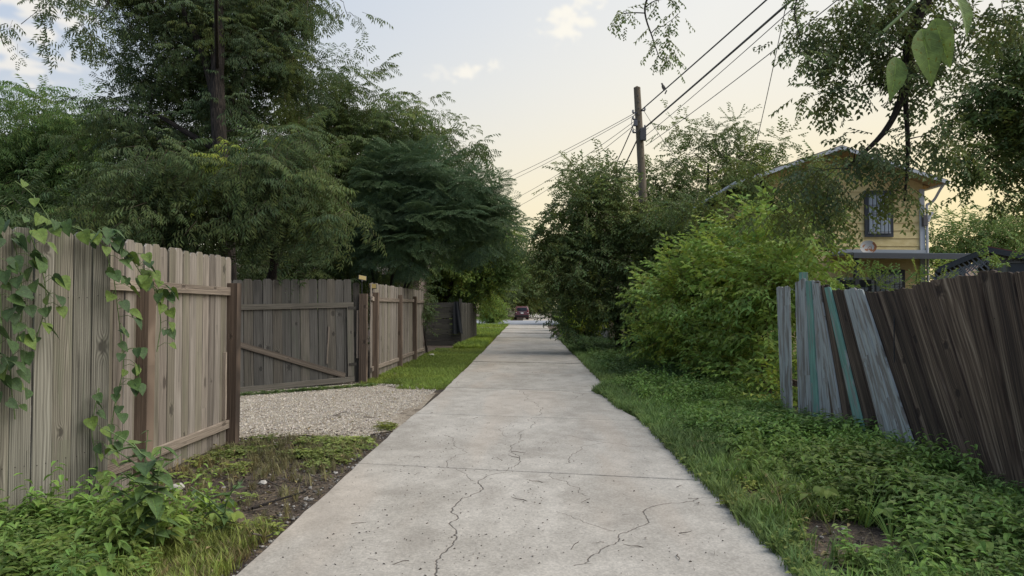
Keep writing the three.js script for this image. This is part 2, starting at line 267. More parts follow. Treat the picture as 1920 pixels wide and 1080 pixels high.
// ================================================================ WOOD
const greyWood = woodTextures(101, sr(80, 76, 68), sr(132, 127, 115), sr(170, 165, 152), { vary: 0.3, moss: sr(120, 122, 104) });
const warmWood = woodTextures(102, sr(76, 68, 61), sr(132, 122, 112), sr(172, 163, 152), { vary: 0.5, moss: sr(104, 98, 88) });
const darkWood = woodTextures(103, sr(48, 36, 27), sr(94, 78, 63), sr(156, 140, 120), { vary: 0.45, streak: 0.9, ring: 0.6 });
const paleWood = woodTextures(104, sr(88, 84, 78), sr(128, 122, 114), sr(160, 156, 150), { vary: 0.2, paint: sr(176, 180, 176), cover: 0.54 });
const tealWood = woodTextures(105, sr(96, 96, 88), sr(134, 140, 132), sr(170, 172, 164), { vary: 0.2, paint: sr(122, 166, 150), cover: 0.57 });
const M = {
  grey: [woodMaterial(greyWood), woodMaterial(greyWood, [0.86, 0.86, 0.85]), woodMaterial(greyWood, [0.95, 0.92, 0.88])],
  warm: [woodMaterial(warmWood), woodMaterial(warmWood, [0.88, 0.86, 0.84]), woodMaterial(warmWood, [1, 0.97, 0.95]), woodMaterial(greyWood, [0.98, 0.92, 0.86])],
  post: woodMaterial(warmWood, [0.56, 0.46, 0.39]), rail: woodMaterial(warmWood, [1.12, 1.05, 0.98]),
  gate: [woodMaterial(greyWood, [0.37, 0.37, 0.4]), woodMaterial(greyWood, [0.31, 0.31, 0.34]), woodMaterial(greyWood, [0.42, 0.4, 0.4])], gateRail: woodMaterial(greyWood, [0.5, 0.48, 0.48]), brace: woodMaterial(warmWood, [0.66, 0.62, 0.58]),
  dark: [woodMaterial(darkWood, [0.8, 0.78, 0.77], 0.85, 0.006), woodMaterial(darkWood, [0.64, 0.62, 0.6], 0.85, 0.006), woodMaterial(darkWood, [0.98, 0.96, 0.94], 0.85, 0.006)],
  pale: woodMaterial(paleWood), teal: woodMaterial(tealWood), oldGrey: [woodMaterial(greyWood, [0.34, 0.33, 0.33]), woodMaterial(greyWood, [0.28, 0.27, 0.28]), woodMaterial(greyWood, [0.4, 0.39, 0.38])],
  nail: plain(0.05, 0.045, 0.04, 0.6, 0.6),
};
const pick = (R, a) => a[(R() * a.length) | 0];
const nailGeo = new THREE.SphereGeometry(0.004, 5, 3);

// ---------------------------------------------------------------- left: near smooth-faced panel (turned a little towards the alley)
const PA = V(-3.2, 0, -5.52), PB = V(-4.42, 0, -2.8);                        // near panel runs PA -> PB
const NU = PB.clone().sub(PA).normalize(), NN = V(-NU.z, 0, NU.x);          // along the panel; front normal
if (NN.x < 0) NN.negate();
{
  const f = thing('picket_fence', 'grey weathered plank fence nearest the camera at left, overgrown by a heart-leaved vine', 'fence', [PA.x, 0, PA.z]);
  const R = rng(41), along = NU.clone().negate(); let s = 0;
  const n = 20;
  for (let i = 0; i < n; i++) {
    const w = 0.136 + R() * 0.006, h = 2.02 + (R() - 0.5) * 0.03;
    const o = part('picket', board(w, h, 0.019, { top: 'dog', strip: i % 8, v0: (i * 0.37) % 1, seed: i % 5 }), M.grey[i % 3], f);
    placeBoard(o, NU.clone().multiplyScalar(s + w / 2).add(V(0, 0.03, 0)), NU.clone().multiplyScalar(s + w / 2 + (R() - 0.5) * 0.012).add(V(0, 2.05, 0)), along, 0);
    for (const y of [1.58, 0.42]) for (const e of [-0.03, 0.03]) { const q = part('nail', nailGeo, M.nail, f); q.position.copy(NU).multiplyScalar(s + w / 2 + e).addScaledVector(NN, 0.0105); q.position.y = y + (R() - 0.5) * 0.03; }
    s += w + 0.004 + R() * 0.006;
  }
  for (const y of [0.35, 1.55]) { const o = part('rail', board(0.088, s, 0.038, { strip: 2, v0: y }), M.rail, f); placeBoard(o, NN.clone().multiplyScalar(-0.031).add(V(0, y, 0)), NU.clone().multiplyScalar(s).addScaledVector(NN, -0.031).add(V(0, y, 0)), V(0, 1, 0)); }
  for (const t of [0.9, 2.6]) { const o = part('post', board(0.09, 1.9, 0.09, { strip: 5 }), M.post, f); o.position.copy(NU).multiplyScalar(t).addScaledVector(NN, -0.097); o.rotation.y = Math.atan2(NN.x, NN.z); }
}
// ---------------------------------------------------------------- rail-side panel helper, running along -z at x = X, frame facing the alley
function railPanel(f, X, z0, z1, posts, { seed, h = 2.03, mats, railY = [0.23, 1.69], postH = 1.77, postW = 0.12, from = z0 }) {
  const R = rng(seed); let z = z0; let i = 0;
  while (z > z1) {
    const w = 0.128 + R() * 0.016, hh = h + (R() - 0.5) * 0.03;
    const o = part('picket', board(w, hh, 0.017, { top: 'dog', strip: i % 8, v0: (i * 0.29) % 1, seed: i % 5 }), pick(R, mats), f);
    const lean = (R() - 0.5) * 0.02;
    placeBoard(o, V(X - 0.03, 0.02, z - w / 2), V(X - 0.03 + (R() - 0.5) * 0.012, hh, z - w / 2 + lean), V(0, 0, -1));
    z -= w + 0.003 + R() * 0.008; i++;
  }
  const ends = [from, ...posts, z1 + 0.02];
  for (const y of railY) for (let k = 0; k + 1 < ends.length; k++) {
    const a = ends[k] - (k ? postW / 2 + 0.004 : 0), b = ends[k + 1] + (k + 2 < ends.length ? postW / 2 + 0.004 : 0), L = a - b; if (L < 0.1) continue;
    const o = part('rail', board(0.086, L, 0.038, { strip: (k * 3 + (y > 1 ? 1 : 4)) % 8, v0: k * 0.4 + y }), M.rail, f);
    placeBoard(o, V(X, y + (R() - 0.5) * 0.02, a), V(X, y + (R() - 0.5) * 0.03, b), V(0, 1, 0));
  }
  for (const p of posts) { const o = part('post', board(postW, postH, postW, { strip: (R() * 8) | 0, v0: R() }), M.post, f); placeBoard(o, V(X + 0.022, 0, p), V(X + 0.022 + (R() - 0.5) * 0.02, postH, p + (R() - 0.5) * 0.03), V(1, 0, 0)); }
}
{
  const f = thing('picket_fence', 'tan rail-side picket fence panel ending in a thick post beside the gravel drive', 'fence', [0, 0, 0]);
  railPanel(f, -3.27, -5.45, -7.93, [-6.12, -7.99], { seed: 43, mats: M.warm });
  const o = part('post_cleat', board(0.04, 0.72, 0.03, { strip: 3 }), M.rail, f); o.position.set(-3.275, 0.3, -7.84);
}
{
  const f = thing('picket_fence', 'tan picket fence panel with three posts beyond the gate, along the grass strip', 'fence', [0, 0, 0]);
  railPanel(f, -3.22, -15.0, -22.6, [-15.25, -18.2, -20.6], { seed: 47, mats: [M.warm[0], M.warm[1], M.warm[3]], h: 2.0, postH: 1.82, postW: 0.13 });
}
// ---------------------------------------------------------------- open gate leaf
{
  const hinge = V(-3.42, 0, -14.3), tip = V(-6.0, 0, -11.85), L = hinge.distanceTo(tip), U = tip.clone().sub(hinge).normalize();
  const g = thing('wooden_gate', 'dark grey plank gate with diagonal brace standing open behind the gravel drive', 'gate', [hinge.x, 0, hinge.z], Math.atan2(-U.z, U.x));
  g.rotation.order = 'YXZ'; g.rotation.z = -0.022;                       // sags away from the hinge
  const R = rng(53); let s = 0.02, i = 0;                                 // local x runs from hinge to tip; +z local faces the alley or not
  const side = (() => { const n = V(0, 0, 1).applyAxisAngle(V(0, 1, 0), g.rotation.y); return n.z > 0 ? 1 : -1; })();
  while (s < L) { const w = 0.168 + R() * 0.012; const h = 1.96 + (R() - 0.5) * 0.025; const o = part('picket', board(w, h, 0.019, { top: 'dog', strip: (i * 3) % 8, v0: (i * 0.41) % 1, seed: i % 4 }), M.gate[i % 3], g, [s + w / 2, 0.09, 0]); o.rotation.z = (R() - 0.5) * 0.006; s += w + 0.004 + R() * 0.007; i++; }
  const rail = (name, x0, y0, x1, y1, w, z, m, strip) => placeBoard(part(name, board(w, Math.hypot(x1 - x0, y1 - y0), 0.036, { strip, v0: strip * 0.3 }), m, g), V(x0, y0, z * side), V(x1, y1, z * side), V(0, 1, 0).add(V(0.3, 0, 0)));
  rail('rail', 0, 1.56, L, 1.56, 0.1, 0.029, M.gateRail, 1); rail('rail', 0, 0.11, L, 0.11, 0.1, 0.029, M.gateRail, 4);
  rail('brace', 0.2, 0.19, L, 1.36, 0.1, 0.0292, M.brace, 6); rail('stile', 0.075, 0.165, 0.075, 1.505, 0.14, 0.0288, M.gateRail, 2);
  rail('broken_slat', 0.58, 0.45, 0.53, 1.15, 0.03, 0.02, M.brace, 3);
  const h = part('handle', box(0.05, 0.24, 0.03, 0.008), plain(0.22, 0.23, 0.24, 0.5, 0.3), g, [2.3, 0.62, 0.03 * side]);
  part('grip', box(0.022, 0.15, 0.05, 0.006), plain(0.12, 0.12, 0.13, 0.5, 0.3), h, [0.0, 0, 0.03 * side]);
  for (const y of [0.4, 1.5]) part('hinge', box(0.16, 0.05, 0.008), M.nail, g, [0.04, y, 0.052 * side]);
}
{
  const p = thing('gate_post', 'brown wooden gate post with a loose cleat, right of the open gate', 'post', [-3.28, 0, -14.52]);
  part('post_body', board(0.15, 1.78, 0.13, { strip: 4 }), M.post, p);
  part('cleat', board(0.035, 0.95, 0.05, { strip: 1 }), M.rail, p, [-0.11, 0.5, 0.02]);
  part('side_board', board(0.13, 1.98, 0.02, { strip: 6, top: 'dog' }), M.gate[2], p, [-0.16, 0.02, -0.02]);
}
// ---------------------------------------------------------------- two small lamps on stakes above the gate post
{
  const black = plain(0.02, 0.02, 0.022, 0.5), lens = plain(0.32, 0.24, 0.08, 0.7);
  const lamp = (label, x, y, z, turn, tilt, h) => {
    const l = thing('solar_light', label, 'lamp', [x, y, z], turn, 'solar lights on the gate post');
    part('stake', tube([V(0, -h, 0), V(0, 0, -0.01)], [0.011, 0.011], 6), black, l);
    const b = part('housing', box(0.17, 0.115, 0.03, 0.01), black, l, [0, 0.05, 0.02], [tilt, 0, tilt * 0.4]);
    part('lens', box(0.145, 0.09, 0.008, 0.003), lens, b, [0, 0, 0.0165]); part('bracket', box(0.03, 0.05, 0.04, 0.006), black, b, [0, -0.06, -0.01]);
  };
  lamp('small lamp with amber panel tilted up on a stake, left one above the gate post', -3.31, 2.04, -14.5, 0.5, -0.5, 0.28);
  lamp('small lamp with amber panel facing the alley, right one above the gate post', -3.24, 1.9, -15.15, 0.35, -0.05, 0.1);
}
// ---------------------------------------------------------------- beyond: horizontal board fence, hanging cloth, grey plank fence
{
  const f = thing('board_fence', 'dark fence of stacked horizontal boards facing the camera past the tan fence', 'fence', [0, 0, 0]);
  const R = rng(59);
  for (let i = 0; i < 8; i++) { const o = part('plank', board(0.2, 1.35, 0.025, { strip: i, v0: i * 0.3 }), M.oldGrey[i % 3], f); placeBoard(o, V(-4.05, 0.12 + i * 0.213, -28.9), V(-2.7, 0.12 + i * 0.213 + (R() - 0.5) * 0.03, -28.9), V(0, 1, 0)); }
  part('post', board(0.1, 1.85, 0.1, { strip: 3 }), M.oldGrey[1], f, [-2.68, 0, -28.95]); part('post', board(0.1, 1.8, 0.1, { strip: 5 }), M.oldGrey[2], f, [-4.05, 0, -28.98]);
}
{
  const g = new THREE.PlaneGeometry(0.42, 1.25, 10, 14), p = g.attributes.position;
  for (let i = 0; i < p.count; i++) { const x = p.getX(i), y = p.getY(i), k = (0.62 - y) / 1.25; p.setXYZ(i, x * (0.45 + 0.55 * k) + 0.05 * k, y + (k > 0.95 ? 0.05 * Math.sin(x * 20) : 0), 0.035 * Math.sin(x * 26 + y * 2) * (0.4 + k)); }
  g.computeVertexNormals(); const c = part('hanging_cloth', g, new THREE.MeshStandardMaterial({ color: new THREE.Color().setRGB(0.018, 0.02, 0.024), roughness: 0.9, side: THREE.DoubleSide }), scene, [-2.83, 1.12, -28.8]); tag(c, 'black cloth hanging from the end of the horizontal board fence', 'cloth');
}
{
  const f = thing('plank_fence', 'far grey plank fence beside the mown grass, past the horizontal boards', 'fence', [0, 0, 0]); const R = rng(61); let z = -29.0, i = 0;
  while (z > -35.5) { const w = 0.14, h = 1.68 + (R() - 0.5) * 0.05; placeBoard(part('picket', board(w, h, 0.018, { top: 'dog', strip: i % 8, seed: i % 3, v0: 0.3 }), M.oldGrey[i % 3], f), V(-2.66 + (z + 29) * -0.025, 0.02, z - w / 2), V(-2.66 + (z + 29) * -0.025 + (R() - 0.5) * 0.02, h, z - w / 2 + (R() - 0.5) * 0.03), V(0, 0, -1)); z -= w + 0.008; i++; }
  for (const y of [0.4, 1.3]) placeBoard(part('rail', board(0.09, 6.4, 0.04, { strip: 2 }), M.oldGrey[1], f), V(-2.72, y, -29.05), V(-2.56, y, -35.4), V(0, 1, 0));
}
// ---------------------------------------------------------------- right: patched white and green boards fanning out, then the leaning brown fence
// each key: distance of a board's top and of its foot
const FAN = [[10.56, 10.25], [9.9, 9.65], [9.75, 9.35], [9.08, 8.05], [8.45, 7.3], [8.12, 7.02], [6.94, 6.0], [6.18, 5.62], [5.57, 5.15], [4.4, 4.1], [3.2, 3.0], [2, 1.9]];
const footX = (d) => 3.64 + 0.035 * (10 - d), topX = (d) => footX(d) + 0.03;
function fanBoard(f, name, dt, db, hTop, w, m, opt = {}, off = 0) {
  const B = V(footX(db), 0.0, -db), T = V(topX(dt), hTop, -dt);
  const o = part(name, board(w, T.distanceTo(B), opt.t ?? 0.02, { top: 'ragged', strip: opt.strip ?? 0, v0: opt.v0 ?? 0, seed: opt.seed ?? 1, wTop: opt.wTop ?? w, slant: (dt - db) / hTop }), m, f);
  placeBoard(o, B, T, V(0, 0, -1), off); if (opt.label) o.userData.label = opt.label; return o;
}
{
  const f = thing('patched_fence', 'patched fence of whitewashed, mint green and brown boards fanning beside the big hedge', 'fence', [0, 0, 0]);
  // top from / to and foot from / to (distance along the fence), top height, material, boards, layer
  const rows = [
    [10.78, 10.28, 10.56, 10.16, 1.84, 'pale', 2, 0], [10.08, 9.56, 9.94, 9.27, 1.9, 'pale', 3, 0.006], [9.62, 9.33, 9.3, 8.93, 1.86, 'pale', 2, -0.004], [9.44, 9.33, 8.95, 8.75, 1.84, 'dark', 1, 0.002],
    [9.5, 9.29, 8.77, 8.57, 1.86, 'pale', 1, 0.02], [9.31, 9.06, 8.6, 8.22, 1.8, 'dark', 2, 0], [9.14, 8.98, 8.25, 8.02, 1.78, 'teal', 1, 0.022], [9.02, 8.58, 8.06, 7.6, 1.74, 'dark', 3, 0], [8.62, 8.18, 7.66, 7.02, 1.73, 'pale', 3, 0.026],
  ];
  let bi = 0; const RF = rng(73);
  for (const [ta, tb, fa, fb, hh, m, n, off] of rows) for (let k = 0; k < n; k++, bi++) {
    const dt = mix(ta, tb, (k + 0.5) / n), db = mix(fa, fb, (k + 0.5) / n), c = 1.9 / Math.hypot(1.9, dt - db), teal = m === 'pale' && ta > 9.9 && ta < 10.2 && k === 2;
    fanBoard(f, 'plank', dt, db, hh - RF() * 0.04, (fa - fb) / n * c * 1.0, Array.isArray(M[m]) ? M[m][bi % 3] : teal ? M.teal : M[m], { strip: (bi * 3) % 8, v0: bi * 0.23, seed: bi, wTop: (ta - tb) / n * c }, -off - (k % 2) * 0.003);
  }
  const p = part('post', board(0.09, 1.98, 0.09, { strip: 2 }), M.teal, f, [footX(9.9) + 0.09, 0, -9.98]); p.userData.label = 'mint green painted post';
  for (const y of [0.45, 1.4]) placeBoard(part('rail', board(0.085, 3.2, 0.04, { strip: 6, v0: y }), M.dark[0], f), V(footX(10) + 0.06 + y * 0.06, y, -10.4), V(footX(7.3) + 0.06 + y * 0.06, y - 0.05, -7.2 - y * 0.5), V(0, 1, 0));
}
{
  const f = thing('leaning_fence', 'dark brown weathered plank fence leaning along the weeds at right', 'fence', [0, 0, 0]);
  const R = rng(67), keys = FAN.slice(5); let db = 6.96, i = 0;
  while (db > 2.0) {
    let k = 0; while (k + 2 < keys.length && keys[k + 1][1] > db) k++;
    const q = (keys[k][1] - db) / (keys[k][1] - keys[k + 1][1]), dt = mix(keys[k][0], keys[k + 1][0], q), stretch = (keys[k][0] - keys[k + 1][0]) / (keys[k][1] - keys[k + 1][1]);
    const w = 0.13 + R() * 0.05, h = 1.68 + 0.12 * smooth(8, 6, dt) + (R() - 0.5) * 0.03;
    fanBoard(f, 'plank', dt + (R() - 0.5) * 0.015, db, h, w * 1.12, pick(R, M.dark), { strip: (i * 5) % 8, v0: R(), seed: i, wTop: w * stretch * 1.08, t: 0.022 }, (i % 2 ? 0.006 : -0.004) + (R() - 0.5) * 0.006);
    for (const q of [0.22, 0.78]) { const n = part('nail', nailGeo, M.nail, f); n.position.set(mix(footX(db), topX(dt), q) - 0.016, h * q, -mix(db, dt, q)); }
    db -= w * 0.97; i++;
  }
  for (const y of [0.4, 1.35]) placeBoard(part('rail', board(0.085, 5.6, 0.04, { strip: 6, v0: y }), M.dark[1], f), V(footX(6.8) + 0.07 + y * 0.06, y, -7.1 - y * 0.4), V(footX(2) + 0.07 + y * 0.06, y, -1.7), V(0, 1, 0));
  for (const z of [-6.4, -4.0]) part('post', board(0.09, 1.6, 0.09, { strip: 4 }), M.dark[0], f, [footX(-z) + 0.2, 0, z]);
  const c = part('hanging_cable', tube(curve([V(3.74, 1.42, -7.55), V(3.70, 1.2, -7.48), V(3.68, 0.95, -7.44)], 8), [0.006], 5), plain(0.02, 0.02, 0.02), f);
}
// the stretch of old fence glimpsed behind the hedge, right of the alley
{
  const f = thing('old_fence', 'dim grey plank fence half hidden behind the shrubs by the utility pole', 'fence', [0, 0, 0]); const R = rng(71); let z = -14.5, i = 0;
  while (z > -34) { const w = 0.15, h = 1.7 + (R() - 0.5) * 0.08; placeBoard(part('plank', board(w, h, 0.02, { top: 'ragged', strip: i % 8, seed: i % 4 }), M.oldGrey[i % 3], f), V(4.5, 0, z), V(4.5 + (R() - 0.5) * 0.08, h, z + (R() - 0.5) * 0.1), V(0, 0, -1)); z -= w + 0.015; i++; }
}
// ================================================================ FOLIAGE
class Leaves {                                        // collects leaf faces with a colour of their own
  constructor(seed) { this.p = []; this.c = []; this.n = []; this.R = rng(seed); }
  tri(a, b, c, col) { const n = b.clone().sub(a).cross(c.clone().sub(a)).normalize(); for (const v of [a, b, c]) { this.p.push(v.x, v.y, v.z); this.c.push(...col); this.n.push(n.x, n.y, n.z); } }
  leaf(at, dir, up, L, W, col, fold = 0.25, curl = 0.15, quad = false) {
    const z = dir.clone().normalize(), x = up.clone().cross(z).normalize(), y = z.clone().cross(x);
    const q = (a, b, c) => at.clone().addScaledVector(x, a).addScaledVector(y, b).addScaledVector(z, c);
    const base = q(0, 0, 0), tip = q(0, -curl * L, L);
    if (!quad) { const l = q(-W / 2, fold * W / 2, L * 0.42), r = q(W / 2, fold * W / 2, L * 0.42); this.tri(base, tip, l, col); this.tri(base, r, tip, col); return; }
    const m = q(0, -curl * L * 0.25, L * 0.5), l1 = q(-W * 0.46, fold * W / 2, L * 0.25), l2 = q(-W * 0.4, fold * W / 2 - curl * L * 0.3, L * 0.6), r1 = q(W * 0.46, fold * W / 2, L * 0.25), r2 = q(W * 0.4, fold * W / 2 - curl * L * 0.3, L * 0.6);
    this.tri(base, m, l1, col); this.tri(l1, m, l2, col); this.tri(l2, m, tip, col); this.tri(base, r1, m, col); this.tri(r1, r2, m, col); this.tri(r2, tip, m, col);
  }
  twig(a, b, r, col) { const d = b.clone().sub(a).normalize(), x = (Math.abs(d.y) > 0.9 ? V(1, 0, 0) : V(0, 1, 0)).cross(d).normalize().multiplyScalar(r), y = d.clone().cross(x); const k = [x, x.clone().multiplyScalar(-0.5).addScaledVector(y, 0.87), x.clone().multiplyScalar(-0.5).addScaledVector(y, -0.87)]; for (let i = 0; i < 3; i++) this.tri(a.clone().add(k[i]), a.clone().add(k[(i + 1) % 3]), b, col); }
  build() { const g = new THREE.BufferGeometry(); g.setAttribute('position', new THREE.Float32BufferAttribute(this.p, 3)); g.setAttribute('normal', new THREE.Float32BufferAttribute(this.n, 3)); g.setAttribute('color', new THREE.Float32BufferAttribute(this.c, 3)); return g; }
}
const tone = (R, v = 0.3) => { const k = 1 - v / 2 + R() * v; return [k * (0.9 + R() * 0.25), k, k * (0.85 + R() * 0.3)]; };
const bark3 = [1.1, 0.55, 1.1];
// sprays point along +z from the origin, about half a metre long
const SPRAY = {
  pinnate: (() => {                                   // narrow drooping leaflets in feathered rows
    const B = new Leaves(1), R = B.R; B.twig(V(0, 0, 0), V(0, 0, 0.42), 0.004, bark3);
    for (const [z, a, tilt] of [[0.06, 1.0, 0.1], [0.14, -0.9, 0.25], [0.24, 0.8, -0.1], [0.32, -0.6, 0.2], [0.40, 0.15, 0.1]]) {
      const d = V(Math.sin(a), tilt * 0.5, Math.cos(a)), o = V(0, 0, z), L = 0.2 + R() * 0.06; let p = o.clone(), dd = d.clone();
      for (let i = 0; i < 4; i++) { const q = p.clone().addScaledVector(dd, L / 4); for (const s of [-1, 1]) { const side = dd.clone().cross(V(0, 1, 0)).normalize().multiplyScalar(s); B.leaf(q, side.multiplyScalar(0.75).addScaledVector(dd, 0.55).add(V(0, -0.42 - R() * 0.35, 0)), V(0, 1, 0.2), 0.088 + R() * 0.035, 0.027, tone(R), 0.3, 0.2); } p = q; dd.y -= 0.16; dd.normalize(); }
      B.leaf(p, dd, V(0, 1, 0.1), 0.1, 0.024, tone(R), 0.3, 0.25);
    }
    return B.build();
  })(),
  broad: (() => {                                      // ovate leaves alternating on a twig
    const B = new Leaves(2), R = B.R; B.twig(V(0, 0, 0), V(0, 0.02, 0.3), 0.003, bark3); B.twig(V(0, 0.0, 0.1), V(0.13, -0.02, 0.26), 0.002, bark3);
    for (let i = 0; i < 15; i++) { const second = i > 9, k = second ? (i - 9) / 5 : i / 9, o = second ? V(0.13 * k, -0.02 * k, 0.1 + 0.16 * k) : V(0, 0.02 * k, 0.3 * k), s = i % 2 ? 1 : -1; B.leaf(o, V(s * (0.75 + R() * 0.3), -0.35 + R() * 0.4, 0.6 + R() * 0.5), V(R() - 0.5, 1, R() - 0.5), 0.06 + R() * 0.025, 0.032 + R() * 0.01, tone(R), 0.35, 0.2); }
    return B.build();
  })(),
  frond: (() => {                                      // twice-feathered fronds
    const B = new Leaves(3), R = B.R;
    for (const [a, t] of [[0, 0], [0.9, -0.05], [-0.9, -0.05]]) { const d = V(Math.sin(a), 0.12 + t, Math.cos(a)); let p = V(0, 0, 0), dd = d.clone();
      for (let i = 0; i < 7; i++) { const q = p.clone().addScaledVector(dd, 0.062), w = 0.17 * Math.sin((i + 1.4) / 8.6 * Math.PI); for (const s of [-1, 1]) { const side = V(dd.z, 0, -dd.x).multiplyScalar(s).addScaledVector(dd, 0.55).add(V(0, -0.15, 0)).normalize(); let e = q.clone(); for (let k = 0; k < 4; k++) { e = e.clone().addScaledVector(side, w / 4); for (const r of [-1, 1]) B.leaf(e, side.clone().multiplyScalar(0.7).add(V(side.z * r, -0.25, -side.x * r)), V(0, 1, 0), 0.042, 0.016, tone(R), 0.1, 0.2); } } p = q; dd.y -= 0.1; dd.normalize(); }
    }
    return B.build();
  })(),
  large: (() => {                                      // big heart-like leaves
    const B = new Leaves(4), R = B.R; B.twig(V(0, 0, 0), V(0, 0.02, 0.34), 0.004, bark3);
    for (let i = 0; i < 7; i++) { const k = i / 6, s = i % 2 ? 1 : -1; B.leaf(V(0, 0.02 * k, 0.34 * k), V(s * (0.6 + R() * 0.3), -0.5 + R() * 0.35, 0.55 + R() * 0.5), V(R() - 0.5, 1, R() * 0.6), 0.13 + R() * 0.05, 0.1 + R() * 0.03, tone(R), 0.25, 0.25, true); }
    return B.build();
  })(),
};
function leafMaterial(r, g, b, o = {}) { return new THREE.MeshPhysicalMaterial({ color: new THREE.Color().setRGB(r, g, b), vertexColors: true, roughness: o.rough ?? 0.88, transmission: o.trans ?? 0.36, thickness: 0, specularIntensity: o.spec ?? 0.3, clearcoat: o.coat ?? 0.22, clearcoatRoughness: 0.38, side: THREE.DoubleSide }); }
const LM = {
  deep: leafMaterial(0.105, 0.155, 0.06), mid: leafMaterial(0.13, 0.19, 0.065), bluish: leafMaterial(0.092, 0.158, 0.076), bright: leafMaterial(0.25, 0.37, 0.085), shadedLeaf: leafMaterial(0.105, 0.17, 0.075), fresh: leafMaterial(0.17, 0.27, 0.08),  // green of the back and far shrubs has their shade put into it
};
const barkMap = texture(256, 512, (x, y) => { const f = fbm(x / 9, y / 46, 140, 4), n = noise(x / 3, y / 9, 141); return mix3(sr(48, 42, 38), sr(122, 110, 98), clamp(f * 1.6 - 0.4 + (n - 0.5) * 0.3)); });
const barkBump = texture(256, 512, (x, y) => fbm(x / 9, y / 46, 140, 4), false);
const barkMat = new THREE.MeshStandardMaterial({ map: barkMap, color: new THREE.Color().setRGB(0.42, 0.4, 0.39), bumpMap: barkBump, bumpScale: 0.02, roughness: 0.95 });
barkMap.repeat.set(2, 1); barkBump.repeat.set(2, 1);
const inBall = (R) => { for (;;) { const v = V(R() * 2 - 1, R() * 2 - 1, R() * 2 - 1); if (v.lengthSq() <= 1) return v; } };
function aim(dir, roll) { const z = dir.clone().normalize(); let x = V(0, 1, 0).cross(z); if (x.lengthSq() < 1e-4) x = V(1, 0, 0); x.normalize(); const y = z.clone().cross(x); return new THREE.Quaternion().setFromRotationMatrix(new THREE.Matrix4().makeBasis(x, y, z)).multiply(new THREE.Quaternion().setFromAxisAngle(V(0, 0, 1), roll)); }
/* trunks: list of [[x,y,z,r],...]; lobes [x,y,z,rx,ry,rz]; clusters of sprays fill the lobes; a limb runs to each cluster */
function tree(name, label, category, { trunks, lobes, spray, mat, seed, per = 26, cluster = 0.5, density = 1, droop = 0.4, size = 1, group, tints, limb = 1, stray = 0.1, shell = 0.55, crownName = 'crown', roll = 0.7 }) {
  const R = rng(seed), t = thing(name, label, category, [trunks[0][0][0], 0, trunks[0][0][2]], 0, group), O = V(trunks[0][0][0], 0, trunks[0][0][2]);
  const geos = [], nodes = [];
  for (const tr of trunks) {
    const pts = curve(tr.map((p) => V(p[0], p[1], p[2])), tr.length * 5), rad = pts.map((_, i) => { const q = i / (pts.length - 1) * (tr.length - 1), k = Math.min(tr.length - 2, q | 0); return mix(tr[k][3], tr[k + 1][3], q - k) * (0.92 + 0.16 * noise(i * 0.9, seed, 5)); });
    geos.push(tube(pts, rad, 9, 0.7)); pts.forEach((p, i) => { if (i > pts.length * 0.3) nodes.push({ p, r: rad[i] }); });
  }
  const cl = [];
  for (const [x, y, z, rx, ry, rz, tint] of lobes) {
    const n = Math.max(2, Math.round(density * (rx * ry * rz * 4.2) / (cluster ** 3 * 2.2)));
    for (let i = 0; i < n; i++) { const b = inBall(R), l = b.length() || 1; b.multiplyScalar(mix(1, Math.pow(l, -shell), 1)); if (b.length() > 1.05) b.setLength(1.05); const c = V(x + b.x * rx, y + b.y * ry, z + b.z * rz); c.tint = tint; cl.push(c); }
  }
  const near = (p) => { let m = 1e9; for (const n of nodes) m = Math.min(m, n.p.distanceToSquared(p)); return m; };
  const order = cl.map((p) => [near(p), p]).sort((a, b) => a[0] - b[0]);
  for (const [, p] of order) {
    let best = null, bd = 1e9;
    for (const n of nodes) { const d = n.p.distanceTo(p) + Math.max(0, n.p.y - p.y) * 0.6 - n.r * 2; if (d < bd) { bd = d; best = n; } }
    const L = best.p.distanceTo(p), r0 = Math.min(best.r * 0.7, 0.006 + 0.016 * L) * limb, mid = best.p.clone().lerp(p, 0.5).add(V((R() - 0.5) * L * 0.25, L * (0.02 + R() * 0.16), (R() - 0.5) * L * 0.25));
    const pts = curve([best.p, mid, p], 5); geos.push(tube(pts, pts.map((_, i) => mix(r0, 0.004, i / 5)), 5, 0.7));
    nodes.push({ p: pts[2], r: r0 * 0.7 }, { p: pts[4], r: r0 * 0.4 });
  }
  const g = mergeGeometries(geos); g.translate(-O.x, 0, -O.z); part('trunk', g, barkMat, t);
  const ms = [], cs = [];
  for (const [, p] of order) {
    const base = p.tint || (tints ? pick(R, tints) : [1, 1, 1]), ck = 0.85 + R() * 0.3, n = Math.round(per * (0.6 + R() * 0.8));
    for (let i = 0; i < n; i++) {
      const b = inBall(R), s = R() < stray ? 1.7 : 1, o = V(b.x * cluster * s, b.y * cluster * 0.75 * s, b.z * cluster * s), d = b.clone().add(V((R() - 0.5) * 0.7, -droop + (R() - 0.5) * 0.5, (R() - 0.5) * 0.7));
      const k = ck * (0.85 + R() * 0.3), y = R() * 0.25; ms.push(M4(p.x + o.x - O.x, Math.max(0.08, p.y + o.y), p.z + o.z - O.z, aim(d, (R() - 0.5) * roll), size * (0.7 + R() * 0.55))); cs.push([base[0] * k * (1 + y), base[1] * k * (1 + y * 0.5), base[2] * k]);
    }
  }
  instanced(crownName, SPRAY[spray], mat, ms, cs, t).userData.kind = 'stuff';
  return t;
}
